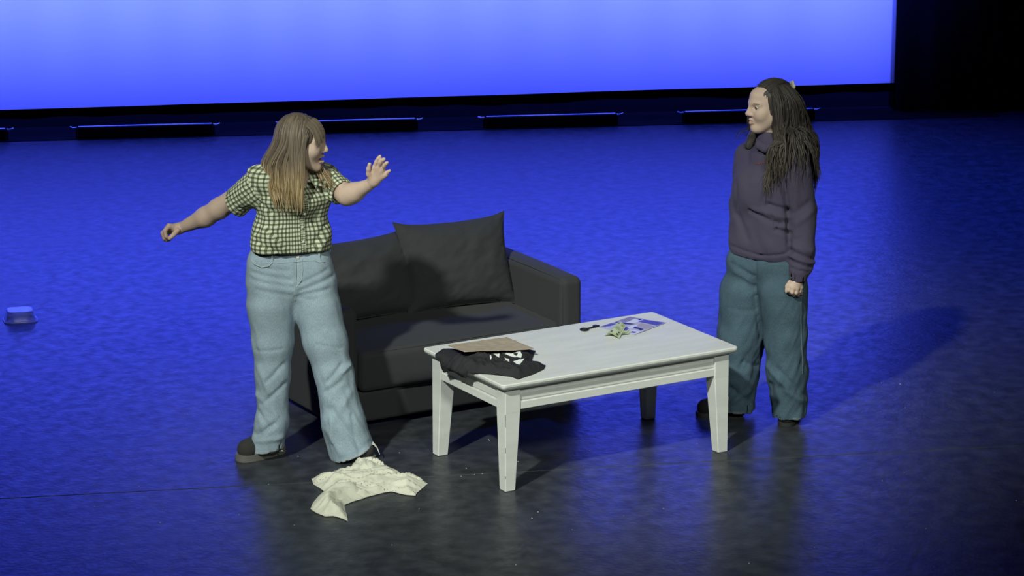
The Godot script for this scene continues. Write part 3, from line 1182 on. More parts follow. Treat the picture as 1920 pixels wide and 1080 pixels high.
# ------------------------------------------------------------------ things on the floor
func build_floor_things() -> void:
	# cream lace blouse dropped by the foot: bodice, one sleeve thrown forward, gathered lace yoke
	var lace := mat(Color.WHITE, 0.95, 0.2)
	var im := Image.create(256, 256, false, Image.FORMAT_RGB8)
	im.fill(lin(0.68, 0.665, 0.56))
	for row in [30, 46, 118, 196, 212]:
		for k in 32:
			im.fill_rect(Rect2i(k * 8 + 1, row + (k % 2) * 4, 2, 2), lin(0.16, 0.15, 0.12))
	lace.albedo_texture = ImageTexture.create_from_image(im)
	lace.uv1_scale = Vector3(2.6, 2.6, 2.6)
	var plain := mat(lin(0.68, 0.665, 0.56), 0.95, 0.2)
	var mid := Vector3(-0.61, 0, 0.47)
	var blouse := thing("lace_blouse", "cream lace blouse lying crumpled on the floor in front of the woman in checks", "blouse", mid)
	var pieces := [
		["bodice", PackedVector2Array([Vector2(-0.8555, 0.3906), Vector2(-0.8200, 0.3759), Vector2(-0.7908, 0.3685), Vector2(-0.7646, 0.3463), Vector2(-0.7190, 0.3463), Vector2(-0.6682, 0.3091), Vector2(-0.5962, 0.2793), Vector2(-0.5037, 0.3017), Vector2(-0.4416, 0.3832), Vector2(-0.4027, 0.3906), Vector2(-0.3578, 0.4566), Vector2(-0.3787, 0.5219), Vector2(-0.3996, 0.5795), Vector2(-0.4051, 0.6224), Vector2(-0.4548, 0.6081), Vector2(-0.5056, 0.5652), Vector2(-0.5365, 0.5795), Vector2(-0.5972, 0.6295), Vector2(-0.6209, 0.6508), Vector2(-0.6913, 0.6721), Vector2(-0.7837, 0.6153), Vector2(-0.7936, 0.5580), Vector2(-0.8191, 0.5075), Vector2(-0.8416, 0.4712)]), Vector2(0.96, -0.28), 0.026, 3.0, lace, 0.0],
		["sleeve", PackedVector2Array([Vector2(-0.7928, 0.5723), Vector2(-0.7217, 0.5147), Vector2(-0.6102, 0.4857), Vector2(-0.6045, 0.6153), Vector2(-0.6205, 0.6579), Vector2(-0.6590, 0.6933), Vector2(-0.6966, 0.7424), Vector2(-0.6912, 0.8052), Vector2(-0.6815, 0.8673), Vector2(-0.6727, 0.9561), Vector2(-0.6941, 0.9221), Vector2(-0.7353, 0.8879), Vector2(-0.7679, 0.8948), Vector2(-0.8080, 0.8467), Vector2(-0.8352, 0.7982), Vector2(-0.8292, 0.7144), Vector2(-0.8119, 0.6295)]), Vector2(0.75, -0.66), 0.020, 8.0, plain, 0.010],
		["lace_yoke", PackedVector2Array([Vector2(-0.7289, 0.3759), Vector2(-0.7735, 0.3091), Vector2(-0.7262, 0.2942), Vector2(-0.7216, 0.2493), Vector2(-0.6725, 0.2192), Vector2(-0.6310, 0.1662), Vector2(-0.5868, 0.1738), Vector2(-0.5501, 0.2267), Vector2(-0.5125, 0.2493), Vector2(-0.5006, 0.3240), Vector2(-0.5230, 0.3980), Vector2(-0.5897, 0.4347), Vector2(-0.6567, 0.4566)]), Vector2(0.5, 0.86), 0.030, 14.0, lace, 0.012]]
	for pc in pieces:
		var flow: Vector2 = pc[2]
		var tall: float = pc[3]
		var sd: float = pc[4]
		var lift: float = pc[6]
		var rise := func(q: Vector2, rim: float) -> float:
			var up := smoothstep(0.0, 0.022, rim)
			var bigger := smoothstep(0.01, 0.08, rim)
			var w := q + 0.03 * Vector2(noise_b.get_noise_3d(q.x * 6.0, q.y * 6.0, sd), noise_b.get_noise_3d(q.x * 6.0, q.y * 6.0, sd + 5.0))
			var along := Vector2(w.dot(flow) * 0.28, w.dot(Vector2(-flow.y, flow.x)) * 1.3)
			var r1 := pow(maxf(ridge(along, 9.0, sd), 0.0), 2.0)
			var r2 := pow(maxf(ridge(along, 24.0, sd + 2.0), 0.0), 2.0)
			return lift * bigger + up * (0.006 + tall * 0.85 * r1 + 0.006 * r2) + bigger * 0.028 + 0.0012 * noise_b.get_noise_2d(q.x * 60.0, q.y * 60.0) * up
		var bend := func(q: Vector2, h: float) -> Vector3: return Vector3(q.x, 0.002 + h, q.y)
		var g := heap(pc[1], 0.0075, rise, bend, 0.004)
		g.move(-mid)
		obj(pc[0], g, pc[5], blouse)

	# clear plastic tub, upside down
	var clear := mat(Color(0.9, 0.92, 1.0, 0.38), 0.22, 0.9)
	clear.transparency = BaseMaterial3D.TRANSPARENCY_ALPHA
	var tub := thing("plastic_tub", "small clear plastic tub lying upside down on the floor at the left", "tub", Vector3(-2.4859, 0.0000, -2.2186), 0.25)
	var body := Geo.new()
	var prof := [[0.055, 0.056], [0.062, 0.0545], [0.0645, 0.050], [0.074, 0.012], [0.080, 0.010], [0.082, 0.0]]
	var seg := 40
	for r in prof:
		for k in seg:
			var a := TAU * k / seg
			var sq := pow(pow(absf(cos(a)), 5.0) + pow(absf(sin(a)), 5.0), -1.0 / 5.0)
			body.v.push_back(Vector3(cos(a) * r[0] * sq, r[1], sin(a) * r[0] * sq * 0.92))
	for j in prof.size() - 1:
		for k in seg:
			var f := (k + 1) % seg
			body.quad(j * seg + k, j * seg + f, (j + 1) * seg + f, (j + 1) * seg + k)
	var cc := body.v.size()
	body.v.push_back(Vector3(0, 0.055, 0))
	for k in seg:
		body.tri(cc, (k + 1) % seg, k)
	obj("bowl", body, clear, tub)
	var rimp := PackedVector3Array()
	var rimr := PackedFloat32Array()
	var rp2 := PackedVector3Array()
	for k in seg + 1:
		var a := TAU * k / seg
		var sq := pow(pow(absf(cos(a)), 5.0) + pow(absf(sin(a)), 5.0), -1.0 / 5.0)
		rimp.push_back(Vector3(cos(a) * 0.083 * sq, 0.004, sin(a) * 0.083 * sq * 0.92))
		rp2.push_back(Vector3(cos(a) * 0.0625 * sq, 0.0535, sin(a) * 0.0625 * sq * 0.92))
		rimr.push_back(0.0022)
	var frost := mat(lin(0.62, 0.62, 0.66), 0.35, 0.7)
	obj("rim", tube(rimp, rimr, 6), frost, tub)
	obj("base_ring", tube(rp2, rimr, 6), frost, tub)

	# lint and paint crumbs scattered on the vinyl
	var lint := Geo.new()
	for k in 70:
		var x := rng.randf_range(-1.9, 2.6)
		var z := rng.randf_range(-1.2, 1.5)
		var b := rbox(Vector3(rng.randf_range(0.002, 0.006), 0.002, rng.randf_range(0.002, 0.006)), 0.0006, 1)
		b.move(Vector3(x, 0.0012, z))
		lint.add(b)
	var lo := obj("lint", lint, mat(lin(0.5, 0.5, 0.48), 0.9), self)
	lo.set_meta("label", "tiny pale crumbs of lint scattered over the dark stage floor")
	lo.set_meta("category", "lint")
	lo.set_meta("kind", "stuff")

# ------------------------------------------------------------------ people
const SKIN := Color(0.60, 0.435, 0.355)

# the head's shapes; w turns it (its z looks ahead, its y is the crown), o is the point between the ears
func head_shapes(h: Blob, w: Basis, o: Vector3, open_mouth: float) -> void:
	var P := func(x: float, y: float, z: float) -> Vector3: return o + w * Vector3(x, y, z)
	h.ell(P.call(0, 0.034, -0.016), Vector3(0.072, 0.083, 0.092), w, 0.02)
	h.ell(P.call(0, -0.022, 0.028), Vector3(0.058, 0.082, 0.064), w, 0.03)
	h.cone(P.call(0, 0.05, 0.062), P.call(0, 0.03, 0.066), 0.030, 0.028, 0.03)
	for s in [-1.0, 1.0]:
		h.ball(P.call(s * 0.036, -0.026, 0.058), 0.026, 0.03)
		h.cone(P.call(s * 0.050, -0.045, 0.005), P.call(s * 0.020, -0.090, 0.052), 0.022, 0.018, 0.03)
		h.cone(P.call(s * 0.012, 0.020, 0.086), P.call(s * 0.042, 0.020, 0.070), 0.010, 0.008, 0.014)
		h.ball(P.call(s * 0.012, -0.0285, 0.0985), 0.0075, 0.008)
		h.ell(P.call(s * 0.072, -0.004, -0.008), Vector3(0.008, 0.030, 0.018), w, 0.008)
	var drop := 0.010 * open_mouth
	h.cone(P.call(0, 0.022, 0.087), P.call(0, -0.022, 0.1075), 0.0070, 0.0094, 0.012)
	h.ball(P.call(0, -0.0245, 0.1085), 0.0088, 0.006)
	h.cone(P.call(-0.016, -0.0545, 0.087), P.call(0, -0.0515, 0.0955), 0.0045, 0.0058, 0.006)
	h.cone(P.call(0.016, -0.0545, 0.087), P.call(0, -0.0515, 0.0955), 0.0045, 0.0058, 0.006)
	h.cone(P.call(-0.014, -0.064 - drop, 0.086), P.call(0, -0.0655 - drop, 0.0935), 0.0050, 0.0064, 0.006)
	h.cone(P.call(0.014, -0.064 - drop, 0.086), P.call(0, -0.0655 - drop, 0.0935), 0.0050, 0.0064, 0.006)
	h.ell(P.call(0, -0.094 - drop, 0.070), Vector3(0.022, 0.019, 0.020), w, 0.022)
	for s in [-1.0, 1.0]:
		h.cut_ell(P.call(s * 0.031, 0.003, 0.096), Vector3(0.017, 0.011, 0.018), w, 0.012)
		h.cut_ell(P.call(s * 0.0065, -0.0335, 0.1005), Vector3(0.003, 0.004, 0.005), w, 0.003)
	if open_mouth > 0.0:
		h.cut_ell(P.call(0, -0.0595 - drop * 0.4, 0.094), Vector3(0.017, 0.0065 * open_mouth, 0.022), w, 0.004)
	else:
		h.cut_ell(P.call(0, -0.0582, 0.100), Vector3(0.020, 0.0016, 0.012), w, 0.003)

# eyeballs sit in the sockets
func eyes(h: Geo, w: Basis, o: Vector3, look: Vector3) -> void:
	for s in [-1.0, 1.0]:
		var c: Vector3 = o + w * Vector3(s * 0.031, 0.004, 0.0735)
		var g := Geo.new()
		var cnt := 12
		for a in cnt + 1:
			for b in cnt:
				var th := PI * a / cnt
				var ph := TAU * b / cnt
				var d := Vector3(sin(th) * cos(ph), cos(th), sin(th) * sin(ph))
				g.v.push_back(c + d * 0.0122)
				var facing := d.dot(look)
				g.c.push_back(Color(0.02, 0.015, 0.012) if facing > 0.93 else (Color(0.09, 0.06, 0.04) if facing > 0.82 else Color(0.62, 0.58, 0.55)))
		for a in cnt:
			for b in cnt:
				var f := (b + 1) % cnt
				g.quad(a * cnt + b, a * cnt + f, (a + 1) * cnt + f, (a + 1) * cnt + b)
		g.uv.resize(g.v.size())
		g.smooth()
		h.add(g)
		# upper lid with lashes
		var lid := PackedVector3Array()
		var rr := PackedFloat32Array()
		for k in 9:
			var t := -1.0 + k / 4.0
			lid.push_back(o + w * Vector3(s * 0.031 + t * 0.0145, 0.0085 - 0.0045 * t * t, 0.0855 - 0.007 * t * t - (0.004 if t * s > 0.5 else 0.0)))
			rr.push_back(0.0016)
		var l := tube(lid, rr, 5)
		for k in l.v.size():
			l.c.push_back(Color(0.05, 0.035, 0.03))
		h.add(l)

func skin_paint(g: Geo, w: Basis, o: Vector3, brow: Color) -> void:
	var inv := w.inverse()
	paint(g, func(p: Vector3, _n: Vector3) -> Color:
		var q: Vector3 = inv * (p - o)
		var c := SKIN * (1.0 + 0.05 * noise_a.get_noise_3dv(p * 40.0))
		var lip := maxf(0.0, 1.0 - Vector2(q.x / 0.021, (q.y + 0.061) / 0.0145).length())
		if q.z > 0.078 and lip > 0.0:
			c = c.lerp(Color(0.49, 0.275, 0.245), minf(lip * 3.0, 0.7))
		if q.z > 0.05 and q.z < 0.094 and absf(q.x) < 0.05 and absf(q.x) > 0.012:
			var line := 0.0225 - 2.2 * pow(absf(absf(q.x) - 0.031), 2.0)
			if absf(q.y - line) < 0.0036:
				c = c.lerp(brow, 0.7)
		if absf(q.x) < 0.016 and absf(q.y + 0.0595) < 0.008 and q.z < 0.0865 and q.z > 0.06:
			c = Color(0.10, 0.03, 0.03)
		c.a = 1.0
		return c)

# a finger from joints with a radius at each
func finger(h: Blob, pts: Array, r0: float, r1: float) -> void:
	for k in pts.size() - 1:
		var a := lerpf(r0, r1, float(k) / (pts.size() - 1))
		var b := lerpf(r0, r1, float(k + 1) / (pts.size() - 1))
		h.cone(pts[k], pts[k + 1], a, b, 0.0035)

func strand(root: Vector3, dir: Vector3, length: float, step: float, grav: float, solid: Blob, ids: PackedInt32Array, off: float, wave: Vector3) -> PackedVector3Array:
	var out := PackedVector3Array([root])
	var p := root
	var v := dir.normalized()
	var cnt := int(length / step)
	for k in cnt:
		v = (v + Vector3.DOWN * grav).normalized()
		p += v * step
		var d := solid.at(p, ids)
		var far := lerpf(0.006, off, smoothstep(0.0, 0.13, k * step))
		if off > 0.024:
			far = lerpf(far, 0.020, smoothstep(0.20, 0.28, k * step))
		if d < far:
			var e := 0.004
			var gr := Vector3(solid.at(p + Vector3(e, 0, 0), ids) - d, solid.at(p + Vector3(0, e, 0), ids) - d, solid.at(p + Vector3(0, 0, e), ids) - d).normalized()
			p += gr * (far - d)
			v = (v - gr * minf(v.dot(gr), 0.0) * 1.0).normalized()
		var ph := wave.y * k * step + wave.z
		out.push_back(p + Vector3(sin(ph), 0.0, cos(ph * 0.9 + wave.z)) * wave.x * smoothstep(0.05, 0.25, k * step))
	return out

func lock_into(g: Geo, pts: PackedVector3Array, width: float, root: Color, tip: Color, from: float, to: float, y_top: float, y_low: float) -> void:
	var rr := PackedFloat32Array()
	var cnt := pts.size()
	for k in cnt:
		var t := float(k) / (cnt - 1)
		rr.push_back(width * (0.55 + 0.45 * sin(minf(t * 2.2, 1.0) * PI * 0.5)) * (1.0 - pow(t, 3.0) * 0.92))
	var l := tube(pts, rr, 5, 0.55)
	for k in l.v.size():
		var t := clampf((y_top - l.v[k].y) / (y_top - y_low), 0.0, 1.0)
		l.c.push_back(root.lerp(tip, smoothstep(from, to, t)))
	g.add(l)

func skin_material() -> StandardMaterial3D:
	var m := mat(Color.WHITE, 0.55, 0.4)
	m.vertex_color_use_as_albedo = true
	m.subsurf_scatter_enabled = true
	m.subsurf_scatter_strength = 0.08
	return m

func hair_material() -> StandardMaterial3D:
	var m := mat(Color.WHITE, 0.5, 0.4)
	m.vertex_color_use_as_albedo = true
	return m

func denim_material(sd: int) -> StandardMaterial3D:
	var m := mat(Color.WHITE, 0.92, 0.25)
	m.vertex_color_use_as_albedo = true
	m.albedo_texture = noise_image(256, 0.12, sd, Color(0.86, 0.86, 0.86), Color(1, 1, 1), 3, Vector2(1.4, 0.5))
	m.uv1_triplanar = true
	m.uv1_scale = Vector3.ONE * 5.0
	m.heightmap_enabled = true
	m.heightmap_texture = weave_tex
	m.heightmap_scale = 0.05
	return m

# a shoe between heel and toe points on the floor
func shoe(parent: Node3D, org: Vector3, heel: Vector3, toe: Vector3, wide: float, high: float, upper: Material, sole_m: Material, sole_h: float) -> void:
	var d := (toe - heel).normalized()
	var side := Vector3(-d.z, 0, d.x)
	var len := heel.distance_to(toe)
	var up := Blob.new()
	var r := wide * 0.5
	var y := sole_h + 0.012
	up.cone(heel + d * r + Vector3(0, y + 0.012, 0), heel + d * (len * 0.45) + Vector3(0, y + 0.012, 0), r * 0.80, r * 0.86, 0.02)
	up.cone(heel + d * (len * 0.45) + Vector3(0, y + 0.010, 0), toe - d * r + Vector3(0, y + 0.006, 0), r * 0.88, r * 0.86, 0.02)
	up.cone(heel + d * r + Vector3(0, y + high * 0.5, 0), heel + d * (len * 0.5) + Vector3(0, y + high * 0.35, 0), r * 0.72, r * 0.7, 0.03)
	up.cut_below((heel + toe) * 0.5 + Vector3(0, sole_h * 0.8, 0), Vector3.UP, 0.4)
	var g := up.mesh(0.006)
	g.move(-org)
	g.smooth()
	var s := obj("shoe", g, upper, parent)
	var line := PackedVector2Array()
	for k in 40:
		var a := TAU * k / 40.0
		var along := cos(a)
		var w := sin(a) * r * (0.98 + 0.08 * along) * (1.0 - 0.10 * exp(-pow((along + 0.15) / 0.3, 2.0)))
		var q := heel + d * (len * 0.5 + signf(along) * pow(absf(along), 0.75) * len * 0.5) + side * signf(w) * pow(absf(w) / r, 0.7) * r - org
		line.push_back(Vector2(q.x, q.z))
	obj("sole", slab(line, 0.001 - org.y, sole_h - org.y), sole_m, s)

# ------------------------------------------------------------------ woman in the checked shirt
func build_woman_in_checks() -> void:
	var org: Vector3 = Vector3(-0.9021, 0.0000, 0.0821)
	var who := thing("person", "woman in green checked shirt and light jeans, arms raised, beside the loveseat", "person", org)
	var skin := skin_material()
	# body under the clothes
	var hw := Basis(Vector3.UP, deg_to_rad(79.0)) * Basis(Vector3.RIGHT, deg_to_rad(4.0)) * Basis(Vector3.BACK, deg_to_rad(2.0))
	var ho: Vector3 = Vector3(-0.8930, 1.4049, 0.0800)
	var sh_r: Vector3 = Vector3(-1.0625, 1.2376, 0.1000)
	var sh_l: Vector3 = Vector3(-0.7834, 1.2154, -0.0200)
	var el_r: Vector3 = Vector3(-1.2604, 1.0908, -0.0200)
	var wr_r: Vector3 = Vector3(-1.4235, 0.9890, -0.1100)
	var el_l: Vector3 = Vector3(-0.7034, 1.1725, 0.0800)
	var wr_l: Vector3 = Vector3(-0.6086, 1.2326, 0.1500)
	var body := Blob.new()
	body.cone(Vector3(-0.9391, 1.2147, 0.0500), ho + Vector3(-0.012, -0.06, 0), 0.056, 0.050, 0.03)
	body.cone(sh_r, sh_l, 0.048, 0.048, 0.03)
	body.cone(Vector3(-0.9400, 1.2008, 0.0400), Vector3(-0.9512, 0.9871, 0.0300), 0.075, 0.065, 0.04)
	body.cone(Vector3(-0.9512, 0.9871, 0.0300), Vector3(-0.9479, 0.8190, 0.0200), 0.065, 0.068, 0.04)
	body.cone(sh_r, el_r, 0.050, 0.0445, 0.02)
	body.cone(el_r, Vector3(-1.3245, 1.0448, -0.0550), 0.0430, 0.0425, 0.02)
	body.cone(Vector3(-1.3245, 1.0448, -0.0550), wr_r, 0.0420, 0.0265, 0.02)
	body.cone(sh_l, el_l, 0.050, 0.044, 0.02)
	body.cone(el_l, Vector3(-0.6726, 1.1887, 0.1000), 0.043, 0.041, 0.02)
	body.cone(Vector3(-0.6726, 1.1887, 0.1000), wr_l, 0.0405, 0.0265, 0.02)
	body.cone(Vector3(-1.0407, 0.7053, 0.0400), Vector3(-1.0411, 0.3970, 0.0500), 0.062, 0.045, 0.02)
	body.cone(Vector3(-1.0411, 0.3970, 0.0500), Vector3(-1.0508, 0.0522, 0.0700), 0.05, 0.038, 0.03)
	body.cone(Vector3(-0.8479, 0.7027, 0.0300), Vector3(-0.7745, 0.3998, 0.0600), 0.062, 0.045, 0.02)
	body.cone(Vector3(-0.7745, 0.3998, 0.0600), Vector3(-0.7081, 0.0511, 0.0900), 0.05, 0.038, 0.03)
	var bg := body.mesh(0.011)
	bg.smooth()
	paint(bg, func(p: Vector3, _n: Vector3) -> Color:
		var c := SKIN * (1.0 + 0.06 * noise_a.get_noise_3dv(p * 25.0))
		c.a = 1.0
		return c)
	var hb := Blob.new()
	head_shapes(hb, hw, ho, 1.0)
	hb.cone(ho + hw * Vector3(0, -0.055, -0.012), Vector3(-0.9344, 1.2264, 0.0500), 0.047, 0.054, 0.02)
	var hg := hb.mesh(0.0036)
	hg.smooth()
	skin_paint(hg, hw, ho, Color(0.16, 0.11, 0.08))
	hg.uv.resize(hg.v.size())
	bg.uv.resize(bg.v.size())
	bg.add(hg)
	eyes(bg, hw, ho, (hw * Vector3(0, -0.05, 1)).normalized())
	# raised open hand, palm to the audience
	var hl := Blob.new()
	hl.cone(wr_l, Vector3(-0.5851, 1.2568, 0.1650), 0.0255, 0.024, 0.012)
	for q in [Vector3(-0.5814, 1.3166, 0.1850), Vector3(-0.5633, 1.3189, 0.1850), Vector3(-0.5477, 1.3070, 0.1830), Vector3(-0.5346, 1.2851, 0.1780)]:
		hl.cone(Vector3(-0.5853, 1.2515, 0.1620), q, 0.0185, 0.0125, 0.012)
	hl.cone(Vector3(-0.5897, 1.2501, 0.1660), Vector3(-0.6042, 1.2913, 0.1850), 0.018, 0.0125, 0.010)
	finger(hl, [Vector3(-0.5814, 1.3166, 0.1850), Vector3(-0.5717, 1.3442, 0.1950), Vector3(-0.5634, 1.3590, 0.2000), Vector3(-0.5565, 1.3675, 0.2020)], 0.0098, 0.0074)
	finger(hl, [Vector3(-0.5633, 1.3189, 0.1850), Vector3(-0.5534, 1.3434, 0.2020), Vector3(-0.5451, 1.3543, 0.2100), Vector3(-0.5393, 1.3586, 0.2140)], 0.0100, 0.0076)
	finger(hl, [Vector3(-0.5477, 1.3070, 0.1830), Vector3(-0.5378, 1.3291, 0.2000), Vector3(-0.5307, 1.3389, 0.2080), Vector3(-0.5260, 1.3433, 0.2120)], 0.0095, 0.0072)
	finger(hl, [Vector3(-0.5346, 1.2851, 0.1780), Vector3(-0.5241, 1.2973, 0.1860), Vector3(-0.5170, 1.3041, 0.1910)], 0.0085, 0.0066)
	finger(hl, [Vector3(-0.6065, 1.2866, 0.1850), Vector3(-0.6058, 1.3119, 0.1950), Vector3(-0.6008, 1.3337, 0.2000)], 0.0110, 0.0080)
	# hand held out to the side, fingers curled
	var hr := Blob.new()
	hr.cone(wr_r, Vector3(-1.4521, 0.9783, -0.1150), 0.0255, 0.024, 0.012)
	for q in [Vector3(-1.4861, 0.9962, -0.0900), Vector3(-1.4954, 0.9842, -0.1100), Vector3(-1.4956, 0.9699, -0.1300), Vector3(-1.4904, 0.9592, -0.1450)]:
		hr.cone(Vector3(-1.4474, 0.9783, -0.1150), q, 0.0190, 0.0125, 0.012)
	finger(hr, [Vector3(-1.4861, 0.9962, -0.0900), Vector3(-1.5035, 0.9784, -0.0750), Vector3(-1.4992, 0.9553, -0.0720), Vector3(-1.4885, 0.9444, -0.0780)], 0.0100, 0.0078)
	finger(hr, [Vector3(-1.4954, 0.9842, -0.1100), Vector3(-1.5158, 0.9628, -0.1000), Vector3(-1.5092, 0.9395, -0.0980), Vector3(-1.4986, 0.9285, -0.1040)], 0.0100, 0.0078)
	finger(hr, [Vector3(-1.4956, 0.9699, -0.1300), Vector3(-1.5164, 0.9497, -0.1250), Vector3(-1.5097, 0.9289, -0.1220), Vector3(-1.4989, 0.9227, -0.1280)], 0.0095, 0.0074)
	finger(hr, [Vector3(-1.4904, 0.9592, -0.1450), Vector3(-1.5073, 0.9398, -0.1460), Vector3(-1.5027, 0.9241, -0.1420), Vector3(-1.4916, 0.9207, -0.1460)], 0.0085, 0.0068)
	finger(hr, [Vector3(-1.4490, 0.9784, -0.0850), Vector3(-1.4662, 0.9611, -0.0680), Vector3(-1.4819, 0.9488, -0.0600)], 0.0120, 0.0084)
	for hand in [hl, hr]:
		var g: Geo = hand.mesh(0.003)
		g.smooth()
		paint(g, func(p: Vector3, _n: Vector3) -> Color:
			var c := SKIN * (1.02 + 0.08 * noise_a.get_noise_3dv(p * 70.0))
			c.r += 0.015
			c.a = 1.0
			return c)
		g.uv.resize(g.v.size())
		bg.add(g)
	bg.move(-org)
	obj("body", bg, skin, who)

	# jeans
	var j := Blob.new()
	j.cone(Vector3(-1.0506, 0.8693, 0.0500), Vector3(-0.8667, 0.8617, 0.0200), 0.090, 0.090, 0.03)
	j.cone(Vector3(-1.0477, 0.7792, 0.0500), Vector3(-0.8520, 0.7715, 0.0200), 0.100, 0.098, 0.04)
	j.cone(Vector3(-1.0404, 0.6794, 0.0500), Vector3(-1.0339, 0.5184, 0.0550), 0.108, 0.086, 0.028)
	j.cone(Vector3(-1.0339, 0.5184, 0.0550), Vector3(-1.0385, 0.3758, 0.0600), 0.086, 0.073, 0.03)
	j.cone(Vector3(-1.0385, 0.3758, 0.0600), Vector3(-1.0441, 0.1614, 0.0700), 0.073, 0.067, 0.03)
	j.cone(Vector3(-1.0441, 0.1614, 0.0700), Vector3(-1.0720, 0.0221, 0.0750), 0.067, 0.078, 0.03)
	j.cone(Vector3(-0.8437, 0.6741, 0.0300), Vector3(-0.8080, 0.5170, 0.0500), 0.103, 0.092, 0.028)
	j.cone(Vector3(-0.8080, 0.5170, 0.0500), Vector3(-0.7719, 0.3787, 0.0700), 0.092, 0.081, 0.03)
	j.cone(Vector3(-0.7719, 0.3787, 0.0700), Vector3(-0.7344, 0.1675, 0.0900), 0.081, 0.090, 0.03)
	j.cone(Vector3(-0.7344, 0.1675, 0.0900), Vector3(-0.6943, 0.0187, 0.0950), 0.090, 0.100, 0.03)
	j.cut_below(Vector3(-1.0690, 0.0359, 0.0800), Vector3(-0.15, 1, 0.0), 0.22)
	j.cut_below(Vector3(-0.6986, 0.0300, 0.1000), Vector3(-0.36, 1, 0.1), 0.22)
	j.cut_cone(Vector3(-1.0494, 0.1251, 0.0700), Vector3(-1.0725, -0.0071, 0.0750), 0.058, 0.070, 0.004)
	j.cut_cone(Vector3(-0.7190, 0.1070, 0.0900), Vector3(-0.6901, -0.0129, 0.0950), 0.080, 0.092, 0.004)
	var jg := j.mesh(0.0075)
	var jf := [
		[Vector3(-1.1128, 0.8448, 0.1400), Vector3(-0.9470, 0.8095, 0.1400), 0.010, -0.006], [Vector3(-1.1172, 0.8144, 0.1500), Vector3(-0.9406, 0.7789, 0.1400), 0.009, -0.005], [Vector3(-1.1062, 0.8705, 0.1300), Vector3(-0.9583, 0.8517, 0.1300), 0.008, -0.004], [Vector3(-1.0945, 0.7723, 0.1600), Vector3(-0.9482, 0.7411, 0.1400), 0.009, -0.004],
		[Vector3(-0.9096, 0.7621, 0.1300), Vector3(-0.7734, 0.8110, 0.1000), 0.010, -0.006], [Vector3(-0.9145, 0.7408, 0.1300), Vector3(-0.7890, 0.7619, 0.1200), 0.009, -0.005], [Vector3(-0.9005, 0.7973, 0.1200), Vector3(-0.7958, 0.8441, 0.1000), 0.008, -0.004], [Vector3(-0.9300, 0.7316, 0.1400), Vector3(-0.8457, 0.7198, 0.1400), 0.008, -0.004],
		[Vector3(-0.9252, 0.9175, 0.1300), Vector3(-0.9229, 0.7881, 0.1300), 0.006, -0.004], 
		[Vector3(-1.0924, 0.4199, 0.1300), Vector3(-1.0484, 0.3121, 0.1300), 0.014, 0.007], [Vector3(-0.9887, 0.4318, 0.1300), Vector3(-1.0590, 0.3600, 0.1300), 0.010, -0.006], [Vector3(-0.7347, 0.4375, 0.1500), Vector3(-0.7931, 0.3658, 0.1500), 0.010, -0.007], [Vector3(-0.7004, 0.4256, 0.1500), Vector3(-0.7351, 0.4017, 0.1500), 0.010, 0.008], [Vector3(-0.7356, 0.3658, 0.1500), Vector3(-0.8007, 0.3179, 0.1500), 0.012, -0.006],
		[Vector3(-1.1085, 0.1134, 0.1500), Vector3(-1.0273, 0.1707, 0.1400), 0.012, -0.010], [Vector3(-1.1228, 0.0893, 0.1500), Vector3(-0.9985, 0.1055, 0.1400), 0.012, 0.008], [Vector3(-0.7817, 0.2429, 0.1800), Vector3(-0.6462, 0.0714, 0.1700), 0.016, -0.010], [Vector3(-0.7992, 0.1468, 0.1800), Vector3(-0.7383, 0.0503, 0.1800), 0.012, 0.006], [Vector3(-0.7239, 0.2669, 0.1800), Vector3(-0.6227, 0.1076, 0.1700), 0.014, 0.006],
		[Vector3(-0.9794, 0.3451, 0.1200), Vector3(-1.0834, 0.2550, 0.1400), 0.010, -0.006], [Vector3(-1.1019, 0.2912, 0.1000), Vector3(-1.0179, 0.2068, 0.1000), 0.010, 0.005], [Vector3(-1.0987, 0.2189, 0.1000), Vector3(-1.0422, 0.1464, 0.1000), 0.008, -0.005], [Vector3(-0.8395, 0.5309, 0.1000), Vector3(-0.7363, 0.5070, 0.1000), 0.007, -0.003], [Vector3(-1.1047, 0.4951, 0.1000), Vector3(-0.9894, 0.5070, 0.1000), 0.007, -0.003], [Vector3(-0.7854, 0.2912, 0.1000), Vector3(-0.7766, 0.0979, 0.1000), 0.010, 0.005], [Vector3(-0.6939, 0.2189, 0.1000), Vector3(-0.6589, 0.0494, 0.1000), 0.008, -0.006], [Vector3(-0.7014, 0.3089, 0.1600), Vector3(-0.7709, 0.1949, 0.1800), 0.016, 0.006]]
	push(jg, func(p: Vector3, n: Vector3) -> float:
		var low := smoothstep(0.75, 0.25, p.y)
		return folds_at(p, n, jf) + (0.0015 + 0.0030 * low) * noise_b.get_noise_3d(p.x * 16.0 + p.y * 5.0, p.y * 5.0, p.z * 16.0))
	paint(jg, func(p: Vector3, _n: Vector3) -> Color:
		var c := Color(0.355, 0.445, 0.530) * (1.0 + 0.16 * noise_a.get_noise_3dv(p * 9.0))
		var hem_l := (p - Vector3(-1.0690, 0.0359, 0.0800)).dot(Vector3(-0.15, 1, 0.0).normalized())
		var hem_r := (p - Vector3(-0.6986, 0.0300, 0.1000)).dot(Vector3(-0.36, 1, 0.1).normalized())
		var hem: float = hem_l if p.x < -0.85 else hem_r
		if hem < 0.013:
			c = c.lerp(Color(0.55, 0.60, 0.60), 0.5 + 0.4 * noise_b.get_noise_3dv(p * 90.0))
		c.a = 1.0
		return c)
	jg.move(-org)
	var jeans := obj("jeans", jg, denim_material(71), who)
	var thread := mat(lin(0.62, 0.62, 0.56), 0.9)
	var ahead := Vector3(0, 0, 1)
